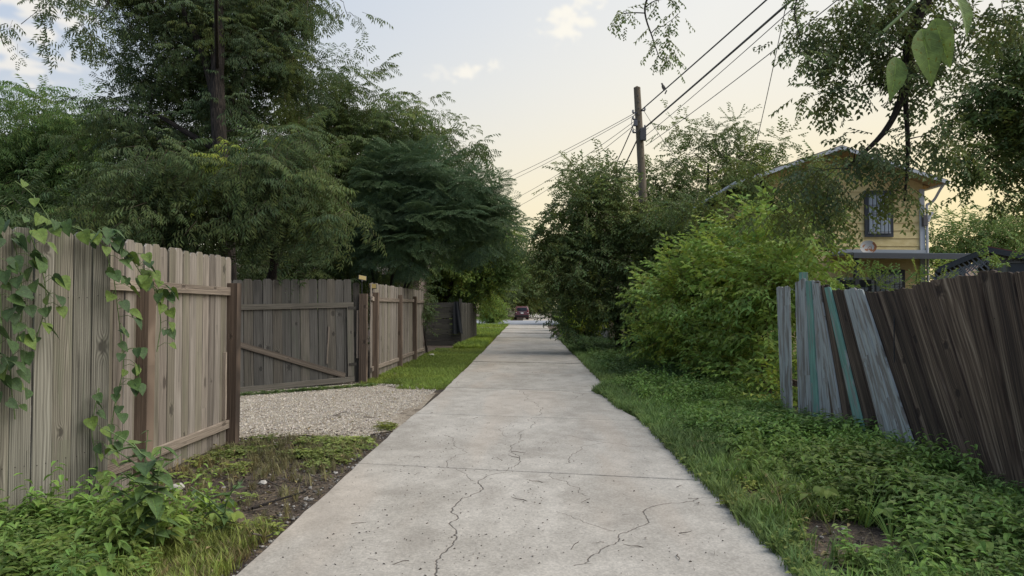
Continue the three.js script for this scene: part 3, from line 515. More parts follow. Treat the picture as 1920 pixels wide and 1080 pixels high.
const LOBES = {
  tall: [[-7.36, 7.84, -16.8, 1.84, 1.23, 1.53], [-8.71, 7.72, -16.8, 1.1, 0.74, 0.92], [-6.13, 7.35, -16.8, 0.98, 1.35, 1.16], [-8.09, 5.88, -16.8, 1.59, 0.98, 1.29], [-9.2, 6.49, -16.8, 0.74, 0.67, 0.71], [-6.5, 5.51, -16.8, 1.35, 1.1, 1.23], [-7.36, 9.43, -16.8, 2.33, 1.35, 1.84], [-5.52, 6.49, -16.8, 0.49, 0.74, 0.61], [-9.07, 5.02, -16.8, 1.23, 0.86, 1.04], [-9.5, 8.21, -16.8, 0.49, 0.31, 0.4], [-5.76, 8.33, -16.8, 0.74, 0.74, 0.74]],
  front: [[-5.66, 4.3, -13.6, 0.5, 0.5, 0.5], [-6.55, 3.55, -13.6, 0.94, 0.6, 0.77], [-7.49, 3.46, -13.6, 0.79, 0.6, 0.69], [-5.06, 3.55, -13.6, 0.89, 0.6, 0.74], [-4.27, 3.75, -13.6, 0.79, 0.6, 0.69], [-4.86, 4.35, -13.6, 0.79, 0.55, 0.67], [-6.85, 4.15, -13.6, 0.79, 0.45, 0.62], [-3.87, 3.16, -13.6, 0.5, 0.35, 0.42], [-8.04, 2.96, -13.6, 0.5, 0.4, 0.45]],
  leftback: [[-14.33, 7.05, -21, 1.23, 1.07, 1.15], [-13.03, 6.21, -21, 1.23, 1.07, 1.15], [-15.02, 5.75, -21, 1.07, 1.38, 1.23], [-13.49, 4.83, -21, 1.69, 1.23, 1.46], [-15.18, 3.91, -21, 1.69, 1.07, 1.38], [-12.57, 3.91, -21, 1.38, 1.07, 1.23], [-16.4, 5.75, -21, 1.38, 1.84, 1.61]],
  mid: [[-5.88, 8.16, -23, 1.34, 0.92, 1.13], [-4.53, 7.24, -23, 1.26, 0.92, 1.09], [-7.22, 7.49, -23, 1.34, 1.18, 1.26], [-5.54, 6.32, -23, 1.85, 1.18, 1.51], [-3.61, 7.41, -23, 0.67, 0.59, 0.63], [-6.55, 4.98, -23, 1.85, 1.51, 1.68], [-4.53, 5.65, -23, 1.51, 1.18, 1.34], [-7.22, 3.63, -23, 1.68, 1.01, 1.34], [-5.2, 3.63, -23, 1.85, 1.01, 1.43], [-3.19, 6.65, -23, 1.01, 0.59, 0.8], [-2.35, 6.4, -23, 0.76, 0.42, 0.59]],
  china: [[-3.13, 5.09, -19.5, 1.14, 0.46, 0.8], [-1.99, 4.8, -19.5, 1.07, 0.51, 0.79], [-1.21, 4.09, -19.5, 0.64, 0.5, 0.57], [-3.84, 4.23, -19.5, 1.0, 0.51, 0.75], [-2.42, 4.02, -19.5, 1.14, 0.48, 0.81], [-1.0, 3.45, -19.5, 0.46, 0.48, 0.47], [-4.27, 3.45, -19.5, 1.0, 0.51, 0.75], [-1.57, 3.45, -19.5, 0.71, 0.43, 0.57], [-2.99, 3.17, -19.5, 1.0, 0.43, 0.71]],
  laneleft: [[-3.47, 4.53, -34, 1.74, 1.12, 1.43], [-2.11, 3.91, -34, 1.49, 1.36, 1.43], [-1.24, 4.4, -34, 0.87, 1.24, 1.05], [-3.72, 2.91, -34, 1.74, 1.24, 1.49], [-2.48, 2.54, -34, 1.24, 0.87, 1.05], [-4.72, 3.41, -34, 1.49, 1.49, 1.49]],
  far1: [[-2.45, 7.79, -112, 2.45, 4.91, 3.68], [-5.31, 7.79, -112, 4.09, 4.91, 4.5], [-4.09, 2.89, -112, 3.27, 2.45, 2.86]],
  far2: [[1.82, 8.07, -125, 2.74, 6.84, 4.79], [5.02, 10.35, -125, 3.65, 7.3, 5.47], [0.91, 3.05, -125, 2.28, 2.74, 2.51]],
  laneright: [[1.29, 4.02, -23.5, 0.86, 0.86, 0.86], [0.86, 2.99, -23.5, 0.6, 1.03, 0.81], [2.06, 2.82, -23.5, 1.29, 1.37, 1.33], [1.54, 1.53, -23.5, 0.69, 0.77, 0.73], [2.4, 4.54, -23.5, 1.2, 1.03, 1.11], [3.43, 3.34, -23.5, 1.03, 1.03, 1.03], [2.74, 1.28, -23.5, 0.86, 0.69, 0.77], [1.89, 5.39, -23.5, 0.77, 0.6, 0.69], [3.86, 2.31, -23.5, 0.77, 1.2, 0.99], [4.46, 3.34, -23.5, 0.69, 0.86, 0.77], [3.94, 4.0, -22.5, 0.82, 0.74, 0.78], [4.71, 3.81, -21.5, 0.78, 0.71, 0.75], [2.74, 5.57, -23.5, 0.6, 0.51, 0.56]],
  pole_tree: [[2.63, 6.69, -30, 1.31, 0.88, 1.09], [1.86, 5.92, -30, 0.88, 0.66, 0.77], [3.72, 5.81, -30, 1.31, 1.09, 1.2], [5.69, 6.03, -30, 1.53, 1.2, 1.37], [7.45, 7.78, -30, 1.31, 1.09, 1.2], [6.57, 9.1, -30, 0.66, 0.77, 0.71], [8.98, 8.33, -30, 0.99, 0.99, 0.99], [8.54, 6.47, -30, 1.75, 1.09, 1.42], [9.85, 7.57, -30, 0.77, 0.88, 0.82], [5.91, 4.5, -30, 1.97, 1.31, 1.64], [7.88, 4.72, -30, 1.97, 1.09, 1.53], [10.07, 5.38, -30, 1.31, 1.53, 1.42]],
  hedge: [[3.61, 2.43, -16.5, 0.72, 0.54, 0.8], [4.02, 2.79, -14.5, 0.69, 0.44, 0.8], [4.14, 2.53, -12.6, 0.46, 0.41, 0.8], [3.26, 1.59, -17.5, 0.51, 0.64, 0.8], [3.83, 1.69, -15, 0.88, 0.66, 0.8], [4.05, 1.56, -12.6, 0.64, 0.64, 0.8], [3.43, 0.74, -16.5, 0.72, 0.6, 0.8], [3.88, 0.65, -14, 0.82, 0.61, 0.8], [3.96, 0.61, -11.8, 0.39, 0.6, 0.8], [3.74, 1.7, -16, 0.7, 0.82, 0.8], [4.47, 2.35, -12, 0.26, 0.44, 0.8], [3.95, 2.05, -13.2, 0.58, 0.48, 0.8], [3.09, 0.67, -18, 0.33, 0.53, 0.8]],
  overhang: [[4.14, 4.9, -9, 0.59, 0.36, 0.48], [3.74, 4.31, -9, 0.36, 0.3, 0.33], [4.66, 4.9, -9, 0.53, 0.39, 0.46], [4.4, 4.24, -9, 0.46, 0.3, 0.38], [3.81, 3.32, -9, 0.49, 0.2, 0.34], [4.27, 3.48, -9, 0.36, 0.16, 0.26], [4.8, 3.52, -9, 0.26, 0.23, 0.25], [3.55, 2.99, -9, 0.36, 0.2, 0.28], [3.78, 2.73, -9, 0.13, 0.24, 0.18], [4.45, 3.02, -9, 0.05, 0.17, 0.11], [5.32, 4.9, -9, 0.59, 0.39, 0.49], [3.48, 5.03, -9, 0.2, 0.39, 0.3], [4.27, 5.55, -9, 0.85, 0.26, 0.56], [3.58, 3.23, -10, 0.33, 0.26, 0.29], [3.65, 2.79, -10, 0.29, 0.29, 0.29]],
  twigs: [[1.0, 4.17, -6.5, 0.19, 0.09, 0.14], [1.15, 3.95, -6.5, 0.07, 0.18, 0.12], [1.21, 3.74, -6.5, 0.08, 0.07, 0.07], [1.28, 4.19, -6.5, 0.12, 0.08, 0.1]],
  twigs2: [[2.74, 4.52, -7.5, 0.08, 0.22, 0.15], [2.79, 4.19, -7.5, 0.12, 0.09, 0.1]],
  rightedge: [[8.67, 4.82, -13.5, 0.69, 0.79, 0.74], [9.02, 5.81, -13.5, 0.59, 0.79, 0.69], [8.33, 3.93, -13.5, 0.39, 0.39, 0.39], [8.97, 3.84, -13.5, 0.69, 0.44, 0.57], [9.56, 4.72, -13.5, 0.79, 1.08, 0.94], [9.26, 6.59, -13.5, 0.59, 0.49, 0.54]],
  behindhouse: [[18.86, 4.78, -34, 0.74, 0.74, 0.74], [19.85, 4.16, -34, 1.24, 0.74, 0.99], [21.34, 4.65, -34, 1.74, 1.24, 1.49], [23.08, 4.9, -34, 1.49, 1.49, 1.49], [18.61, 3.66, -34, 0.99, 0.74, 0.87]],
  shoots: [[4.2, 1.86, -9.6, 0.11, 0.14, 0.13], [4.36, 1.89, -9.4, 0.11, 0.18, 0.14], [4.4, 1.81, -9, 0.13, 0.11, 0.12], [4.55, 1.86, -8.6, 0.09, 0.09, 0.09], [4.61, 1.78, -8.2, 0.07, 0.04, 0.05], [4.71, 1.92, -7.5, 0.04, 0.09, 0.07], [4.77, 1.94, -7.3, 0.04, 0.07, 0.06]],
  lefttwigs: [[-5.26, 4.55, -7.5, 0.08, 0.19, 0.13], [-4.71, 4.58, -7.5, 0.27, 0.1, 0.19], [-4.49, 4.47, -7.5, 0.14, 0.07, 0.1], [-4.27, 4.82, -7.5, 0.49, 0.11, 0.3]],
  lefttwigs2: [[-2.34, 4.82, -8, 0.23, 0.08, 0.16], [-2.01, 4.81, -8, 0.12, 0.07, 0.09]],
  yardtree: [[5.15, 3.97, -17.2, 0.69, 0.56, 0.63], [4.39, 3.85, -17.2, 0.63, 0.5, 0.56], [5.9, 4.22, -17.2, 0.63, 0.63, 0.63], [6.28, 3.35, -17.2, 0.56, 0.63, 0.6], [5.52, 3.35, -17.2, 0.69, 0.5, 0.6], [4.9, 4.6, -17.2, 0.38, 0.38, 0.38], [3.64, 3.72, -17.2, 0.63, 0.5, 0.56], [6.4, 4.54, -17.2, 0.56, 0.44, 0.5], [6.97, 4.79, -17.2, 0.44, 0.35, 0.4], [6.65, 3.78, -17.2, 0.35, 0.44, 0.4], [6.47, 3.03, -17.2, 0.38, 0.44, 0.41]],
};
// ---------------------------------------------------------------- trees and shrubs
LOBES.front[0].push([2.4, 2.1, 1.0]);                 // a fresh pale tuft
const yellowish = [[1, 1, 1], [1.25, 1.12, 0.8], [1.5, 1.3, 0.8], [0.85, 0.9, 0.95]];
tree('tall_tree', 'tallest tree at left, dark trunk rising behind the gate with slim drooping leaves', 'tree', { seed: 201, spray: 'pinnate', mat: LM.deep, lobes: LOBES.tall, cluster: 0.42, density: 0.52, per: 17, droop: 0.5, size: 0.95, stray: 0.16, tints: [[1, 1, 1], [1.2, 1.1, 0.8], [0.85, 0.9, 1.05]],
  trunks: [[[-6.3, 0, -15.4, 0.2], [-6.35, 2.6, -15.3, 0.18], [-6.5, 4.4, -15.3, 0.17], [-6.6, 6.0, -15.3, 0.15], [-6.65, 7.6, -15.4, 0.12], [-6.8, 9.6, -15.6, 0.05]], [[-6.6, 5.8, -15.3, 0.1], [-7.1, 7.2, -15.5, 0.07], [-7.8, 8.4, -15.8, 0.04]], [[-6.5, 4.8, -15.3, 0.08], [-7.4, 5.3, -15.6, 0.06], [-8.4, 5.9, -15.9, 0.03]]] });
tree('drooping_tree', 'tree in front of the tall trunk with long drooping feathered leaves above the gate', 'tree', { seed: 202, spray: 'pinnate', mat: LM.deep, lobes: LOBES.front, cluster: 0.44, density: 0.8, per: 22, droop: 0.65, size: 1.1, stray: 0.14, tints: [[0.9, 0.95, 1], [1, 1, 1], [1.12, 1.06, 0.95], [0.85, 0.9, 0.95]],
  trunks: [[[-5.6, 0, -14.9, 0.13], [-5.35, 1.4, -14.6, 0.12], [-5.0, 2.4, -14.3, 0.09], [-5.0, 3.6, -13.8, 0.05]], [[-5.7, 0.2, -14.9, 0.1], [-6.1, 1.8, -14.4, 0.08], [-6.8, 3.4, -13.8, 0.04]]] });
tree('rounded_tree', 'light green rounded tree at the far left beyond the near fence', 'tree', { seed: 203, spray: 'pinnate', mat: LM.fresh, lobes: LOBES.leftback, cluster: 0.7, density: 0.9, per: 26, droop: 0.5, size: 1.35, tints: [[1, 1, 1], [0.8, 0.85, 0.9], [0.65, 0.7, 0.8]],
  trunks: [[[-14.2, 0, -21.2, 0.2], [-14.2, 2.5, -21, 0.16], [-14, 4.6, -21, 0.09], [-14.2, 6.6, -21, 0.05]]] });
tree('spreading_tree', 'spreading grey green tree behind the tall tree, sloping down towards the alley', 'tree', { seed: 204, spray: 'pinnate', mat: LM.mid, lobes: LOBES.mid, cluster: 0.68, density: 0.8, per: 24, droop: 0.45, size: 1.3, stray: 0.18, tints: [[1, 1, 1], [1.1, 1.05, 0.95], [0.8, 0.85, 0.9]],
  trunks: [[[-6.2, 0, -23.2, 0.2], [-6.0, 2.5, -23, 0.17], [-5.6, 5, -23, 0.12], [-5.8, 7.4, -23, 0.06]], [[-5.8, 3.4, -23, 0.1], [-4.8, 5.2, -22.8, 0.07], [-3.6, 6.6, -22.6, 0.04]]] });
tree('umbrella_tree', 'dark umbrella-crowned tree of layered ferny fronds over the tan fence', 'tree', { seed: 205, spray: 'frond', mat: LM.bluish, lobes: LOBES.china, cluster: 0.42, density: 1.25, per: 15, droop: 0.1, size: 1.0, roll: 0.4, stray: 0.12, tints: [[1, 1, 1], [1.1, 1.1, 1.0], [0.85, 0.9, 0.95]],
  trunks: [[[-3.7, 0, -19.8, 0.05], [-3.4, 1.8, -19.7, 0.035], [-2.9, 3.4, -19.6, 0.025], [-2.4, 4.6, -19.5, 0.02]], [[-3.8, 0, -19.8, 0.06], [-3.7, 2.0, -19.7, 0.05], [-3.4, 4.4, -19.5, 0.025]], [[-3.75, 0, -19.8, 0.04], [-3.3, 2.0, -19.8, 0.03], [-2.5, 3.1, -19.6, 0.022], [-1.4, 3.7, -19.5, 0.02]], [[-3.85, 0, -19.8, 0.05], [-4.2, 2.2, -19.8, 0.04], [-4.4, 3.8, -19.6, 0.02]]] });
tree('lane_tree', 'leafy tree overhanging the left of the alley above the mown grass', 'tree', { seed: 206, spray: 'broad', mat: LM.fresh, lobes: LOBES.laneleft, cluster: 0.7, density: 1.0, per: 34, droop: 0.5, size: 1.9, tints: [[0.6, 0.65, 0.7], [0.8, 0.85, 0.8], [1.25, 1.15, 0.8]],
  trunks: [[[-3.9, 0, -34.2, 0.18], [-3.7, 2.2, -34, 0.15], [-3.0, 4.2, -34, 0.07]]] });
tree('lane_shrub', 'leafy shrub tree bulging over the right edge of the alley', 'tree', { seed: 207, spray: 'broad', mat: LM.mid, lobes: LOBES.laneright, cluster: 0.5, density: 0.9, per: 26, droop: 0.45, size: 1.5, tints: [[1, 1, 1], [1.15, 1.1, 0.9], [0.8, 0.85, 0.9]],
  trunks: [[[3.0, 0, -24, 0.12], [2.8, 1.5, -23.8, 0.1], [2.2, 3.2, -23.6, 0.06]], [[3.3, 0, -23.6, 0.1], [3.5, 1.8, -23.5, 0.08], [3.4, 3.6, -23.5, 0.04]]] });
tree('pole_tree', 'airy tree around the utility pole with sky showing through its top', 'tree', { seed: 208, spray: 'broad', mat: LM.mid, lobes: LOBES.pole_tree, cluster: 0.66, density: 0.85, per: 34, droop: 0.3, size: 1.55, stray: 0.2, limb: 1.2, tints: [[1, 1, 1], [0.8, 0.85, 0.85], [1.15, 1.1, 0.9]],
  trunks: [[[7.2, 0, -30.2, 0.2], [7.1, 2.2, -30, 0.16], [7.3, 4.5, -30, 0.1], [7.4, 7.4, -30, 0.04]], [[6.8, 0, -30.2, 0.15], [5.8, 2.6, -30, 0.12], [4.4, 4.6, -30, 0.06], [3.2, 6.3, -30, 0.03]]] });
tree('hedge_shrub', 'large yellow green shrub mounded between the utility pole and the patched fence', 'shrub', { seed: 209, spray: 'broad', mat: LM.bright, lobes: LOBES.hedge, cluster: 0.36, density: 0.85, per: 18, droop: 0.1, size: 1.75, shell: 0.6, crownName: 'foliage', stray: 0.14, tints: [[0.75, 0.82, 0.85], [0.9, 0.95, 0.9], [1, 1, 1], [1.2, 1.1, 0.9]],
  trunks: [[[4.0, 0, -15, 0.05], [3.9, 0.9, -14.6, 0.04], [3.8, 1.8, -14.2, 0.02]], [[4.0, 0, -12.6, 0.05], [4.0, 0.9, -12.5, 0.04], [4.0, 1.9, -12.4, 0.02]], [[4.0, 0, -16.8, 0.05], [3.9, 1.0, -16.6, 0.04], [3.7, 2.0, -16.5, 0.02]]] });
tree('overhanging_tree', 'overhanging tree at upper right whose dark limb hangs before the yellow house', 'tree', { seed: 210, spray: 'broad', mat: LM.deep, lobes: LOBES.overhang, cluster: 0.28, density: 0.8, per: 16, droop: 0.75, size: 0.95, stray: 0.24, limb: 1.0, shell: 0.4, tints: [[0.85, 0.85, 0.9], [1, 1, 1], [1.25, 1.15, 0.9]],
  trunks: [[[9.2, 0, -7.4, 0.2], [8.6, 3.0, -7.6, 0.17], [6.8, 5.4, -8.4, 0.11], [5.2, 5.6, -8.9, 0.075], [4.72, 4.9, -9, 0.06], [4.62, 4.2, -9, 0.05], [4.4, 3.7, -9, 0.035], [3.9, 3.2, -9, 0.015]], [[4.62, 4.25, -9, 0.035], [4.65, 3.4, -9, 0.025], [4.6, 2.8, -9, 0.012]], [[8.6, 3.2, -7.6, 0.1], [6.0, 5.4, -7.0, 0.07], [3.4, 4.9, -6.8, 0.04], [1.2, 4.55, -6.5, 0.015]]] });
tree('hanging_twig', 'leafy twig hanging from the top edge left of the cables', 'branch', { seed: 211, spray: 'broad', mat: LM.mid, lobes: LOBES.twigs, cluster: 0.09, density: 0.32, per: 5, droop: 0.9, size: 0.5, stray: 0.2, crownName: 'leaves',
  trunks: [[[1.25, 4.55, -6.5, 0.012], [1.05, 4.2, -6.5, 0.009], [1.12, 3.9, -6.5, 0.006], [1.18, 3.72, -6.5, 0.003]]] });
tree('hanging_twig', 'leafy twig hanging from the top edge right beside the thick cables', 'branch', { seed: 212, spray: 'broad', mat: LM.mid, lobes: LOBES.twigs2, cluster: 0.09, density: 0.32, per: 5, droop: 0.9, size: 0.55, stray: 0.2, crownName: 'leaves',
  trunks: [[[3.35, 4.9, -6.85, 0.012], [2.95, 5.05, -7.4, 0.01], [2.75, 4.6, -7.5, 0.008], [2.8, 4.25, -7.5, 0.004]]] });
tree('right_tree', 'dense dark tree filling the right edge above the grey shed', 'tree', { seed: 213, spray: 'broad', mat: LM.mid, lobes: LOBES.rightedge, cluster: 0.38, density: 0.85, per: 22, droop: 0.45, size: 1.3, stray: 0.15, tints: [[0.75, 0.8, 0.85], [0.9, 0.95, 0.9], [1.15, 1.1, 0.85]],
  trunks: [[[12.6, 0, -14.6, 0.2], [12.2, 2.4, -14.4, 0.17], [10.6, 4.2, -13.8, 0.12], [9.2, 6.2, -13.5, 0.05]]] });
tree('back_tree', 'bright green tree beyond the right corner of the yellow house', 'tree', { seed: 214, spray: 'broad', mat: LM.fresh, lobes: LOBES.behindhouse, cluster: 0.7, density: 1.0, per: 30, droop: 0.3, size: 1.9, tints: [[0.8, 0.85, 0.85], [1, 1, 1], [1.15, 1.05, 0.8]],
  trunks: [[[20.5, 0, -34.5, 0.2], [20.4, 2, -34.2, 0.15], [20.2, 4, -34, 0.08]]] });
tree('yard_shrub', 'pale green shoots rising over the top of the leaning brown fence', 'shrub', { seed: 215, spray: 'broad', mat: LM.fresh, lobes: LOBES.shoots, cluster: 0.09, density: 0.6, per: 5, droop: -0.55, size: 0.5, crownName: 'foliage', stray: 0.2, tints: [[1.1, 1.1, 0.9], [1.4, 1.3, 0.9], [0.9, 1, 0.9]],
  trunks: [[[4.8, 0, -9.0, 0.03], [4.7, 0.8, -8.9, 0.025], [4.6, 1.6, -8.8, 0.012]], [[5.0, 0, -8.0, 0.03], [4.8, 0.9, -8.0, 0.02], [4.7, 1.6, -7.9, 0.01]], [[4.4, 0, -9.6, 0.025], [4.4, 1.0, -9.5, 0.015], [4.35, 1.7, -9.5, 0.008]]] });
tree('overhead_branch', 'dangling leafy branch in the top left corner before the sky', 'branch', { seed: 216, spray: 'pinnate', mat: LM.deep, lobes: LOBES.lefttwigs, cluster: 0.16, density: 0.4, per: 5, droop: 0.9, size: 0.55, stray: 0.2, crownName: 'leaves',
  trunks: [[[-8.4, 0, -5.6, 0.12], [-7.6, 3.0, -6.0, 0.08], [-6.2, 5.2, -7, 0.04], [-5.0, 5.15, -7.4, 0.02], [-4.4, 4.7, -7.5, 0.008]]] });
tree('overhead_branch', 'short leafy branch tips at the top edge right of the tall tree', 'branch', { seed: 217, spray: 'pinnate', mat: LM.deep, lobes: LOBES.lefttwigs2, cluster: 0.12, density: 0.4, per: 4, droop: 0.8, size: 0.5, stray: 0.2, crownName: 'leaves',
  trunks: [[[-6.62, 6.6, -15.3, 0.05], [-5.2, 7.0, -12, 0.03], [-3.4, 5.95, -8.6, 0.014], [-2.6, 5.3, -8.1, 0.008], [-2.05, 4.9, -8, 0.003]]] });
tree('yard_tree', 'slender tree with hanging foliage hiding the left half of the yellow house', 'tree', { seed: 218, spray: 'broad', mat: LM.mid, lobes: LOBES.yardtree, cluster: 0.4, density: 0.8, per: 22, droop: 0.6, size: 1.2, stray: 0.2, tints: [[0.85, 0.9, 0.85], [1, 1, 1], [1.25, 1.15, 0.85]],
  trunks: [[[6.6, 0, -17.6, 0.09], [6.4, 2.0, -17.5, 0.07], [5.9, 3.6, -17.3, 0.05], [5.4, 4.6, -17.2, 0.02]]] });
// understorey behind the left fences and beyond the street
const understorey = (label, seed, x0, x1, z, h, n, mat, spray, size, tints, cluster = 0.5, category = 'shrub', name = 'understorey_shrub') => { const R = rng(seed), lobes = []; for (let i = 0; i < n; i++) lobes.push([mix(x0, x1, (i + 0.5) / n) + (R() - 0.5) * 0.4, h * (0.3 + R() * 0.42), z + (R() - 0.5) * 0.8, Math.abs(x1 - x0) / n * 0.75, h * 0.34, 0.7]); const xm = (x0 + x1) / 2; return tree(name, label, category, { seed, spray, mat, lobes, cluster, density: 0.9, per: 26, droop: 0.3, size, tints, crownName: 'foliage', trunks: [[[xm, 0, z, 0.05], [xm, h * 0.4, z, 0.03], [xm + 0.1, h * 0.75, z, 0.015]], [[xm + 0.3, 0, z, 0.04], [mix(x0, x1, 0.75), h * 0.5, z, 0.02]], [[xm - 0.3, 0, z, 0.04], [mix(x0, x1, 0.25), h * 0.5, z, 0.02]]] }); };
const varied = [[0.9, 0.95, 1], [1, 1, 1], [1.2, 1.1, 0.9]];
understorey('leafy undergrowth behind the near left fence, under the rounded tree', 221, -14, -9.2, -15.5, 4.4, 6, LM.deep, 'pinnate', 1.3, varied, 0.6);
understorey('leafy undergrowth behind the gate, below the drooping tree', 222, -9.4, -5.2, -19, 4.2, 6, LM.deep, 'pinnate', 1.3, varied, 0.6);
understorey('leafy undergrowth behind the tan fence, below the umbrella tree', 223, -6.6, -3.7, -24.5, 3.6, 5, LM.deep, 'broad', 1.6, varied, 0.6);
understorey('leafy undergrowth far behind the gate, below the spreading tree', 224, -12, -6, -26, 4.6, 6, LM.shadedLeaf, 'broad', 1.9, varied, 0.75);
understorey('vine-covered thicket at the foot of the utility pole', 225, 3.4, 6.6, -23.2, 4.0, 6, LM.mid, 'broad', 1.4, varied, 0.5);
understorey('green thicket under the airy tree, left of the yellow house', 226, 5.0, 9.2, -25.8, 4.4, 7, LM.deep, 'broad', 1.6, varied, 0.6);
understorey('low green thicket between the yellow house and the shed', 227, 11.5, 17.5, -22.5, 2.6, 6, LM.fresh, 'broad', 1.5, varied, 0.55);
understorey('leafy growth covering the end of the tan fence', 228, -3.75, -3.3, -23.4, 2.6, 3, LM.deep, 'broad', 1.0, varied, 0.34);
understorey('dark shrubs behind the far grey plank fence', 229, -6.5, -3.2, -37, 4.6, 5, LM.shadedLeaf, 'broad', 1.9, varied, 0.7);
understorey('broad-leaved bush reaching over the right edge of the alley, far end', 230, 2.0, 3.6, -36, 2.2, 4, LM.bright, 'large', 1.0, [[1, 1, 1], [0.7, 0.8, 0.8], [1.2, 1.1, 0.8]], 0.42);
understorey('clipped green bush on the lawn corner left of the red car', 231, -4.4, -2.5, -70, 1.9, 5, LM.bright, 'broad', 2.2, [[0.8, 0.85, 0.8], [1, 1, 1]], 0.4, 'bush', 'corner_bush');
understorey('shrub leaning over the left flank of the red car', 232, -5.6, -1.75, -88.5, 4.6, 6, LM.deep, 'broad', 3.2, varied, 0.8);
understorey('thick shrubs along the right of the alley, before the street', 233, 2.4, 5.2, -47, 4.8, 6, LM.shadedLeaf, 'large', 1.7, varied, 0.8);
understorey('shrubs at the street corner right of the alley', 234, 2.7, 8, -60, 5.0, 7, LM.shadedLeaf, 'broad', 2.8, varied, 0.9);
const farTree = (label, seed, x, z, h, w, mat) => { const R = rng(seed), lobes = []; for (let i = 0; i < 9; i++) lobes.push([x + (R() - 0.5) * w * 1.3, h * (0.3 + R() * 0.55), z + (R() - 0.5) * w * 0.7, w * 0.33, h * 0.2, w * 0.3]); tree('street_tree', label, 'tree', { seed, spray: 'broad', mat, lobes, cluster: w * 0.14, density: 0.8, per: 20, droop: 0.3, size: w * 0.5, tints: varied, trunks: [[[x, 0, z, 0.25], [x, h * 0.35, z, 0.2], [x + 0.3, h * 0.75, z, 0.08]]] }); };
farTree('far tree beyond the street, straight above the red car', 241, -3.2, -104, 11, 8, LM.mid);
farTree('far tree beyond the street, right of the far alley', 242, 6.0, -108, 11.5, 8, LM.mid);
farTree('far tree closing the end of the alley view', 243, 1.4, -175, 13, 11, LM.deep);
farTree('far tree across the street at left, behind the clipped bush', 244, -10, -96, 9.5, 8, LM.fresh);
farTree('far tree across the street further left', 245, -19, -98, 10, 9, LM.mid);
farTree('far tree at the street corner right of the alley', 246, 9, -66, 8.5, 7, LM.deep);
farTree('far tree behind the left yards near the street', 247, -9.5, -52, 9.5, 8, LM.fresh);
farTree('far tree behind the rounded tree at far left', 248, -24, -34, 8.5, 9, LM.mid);
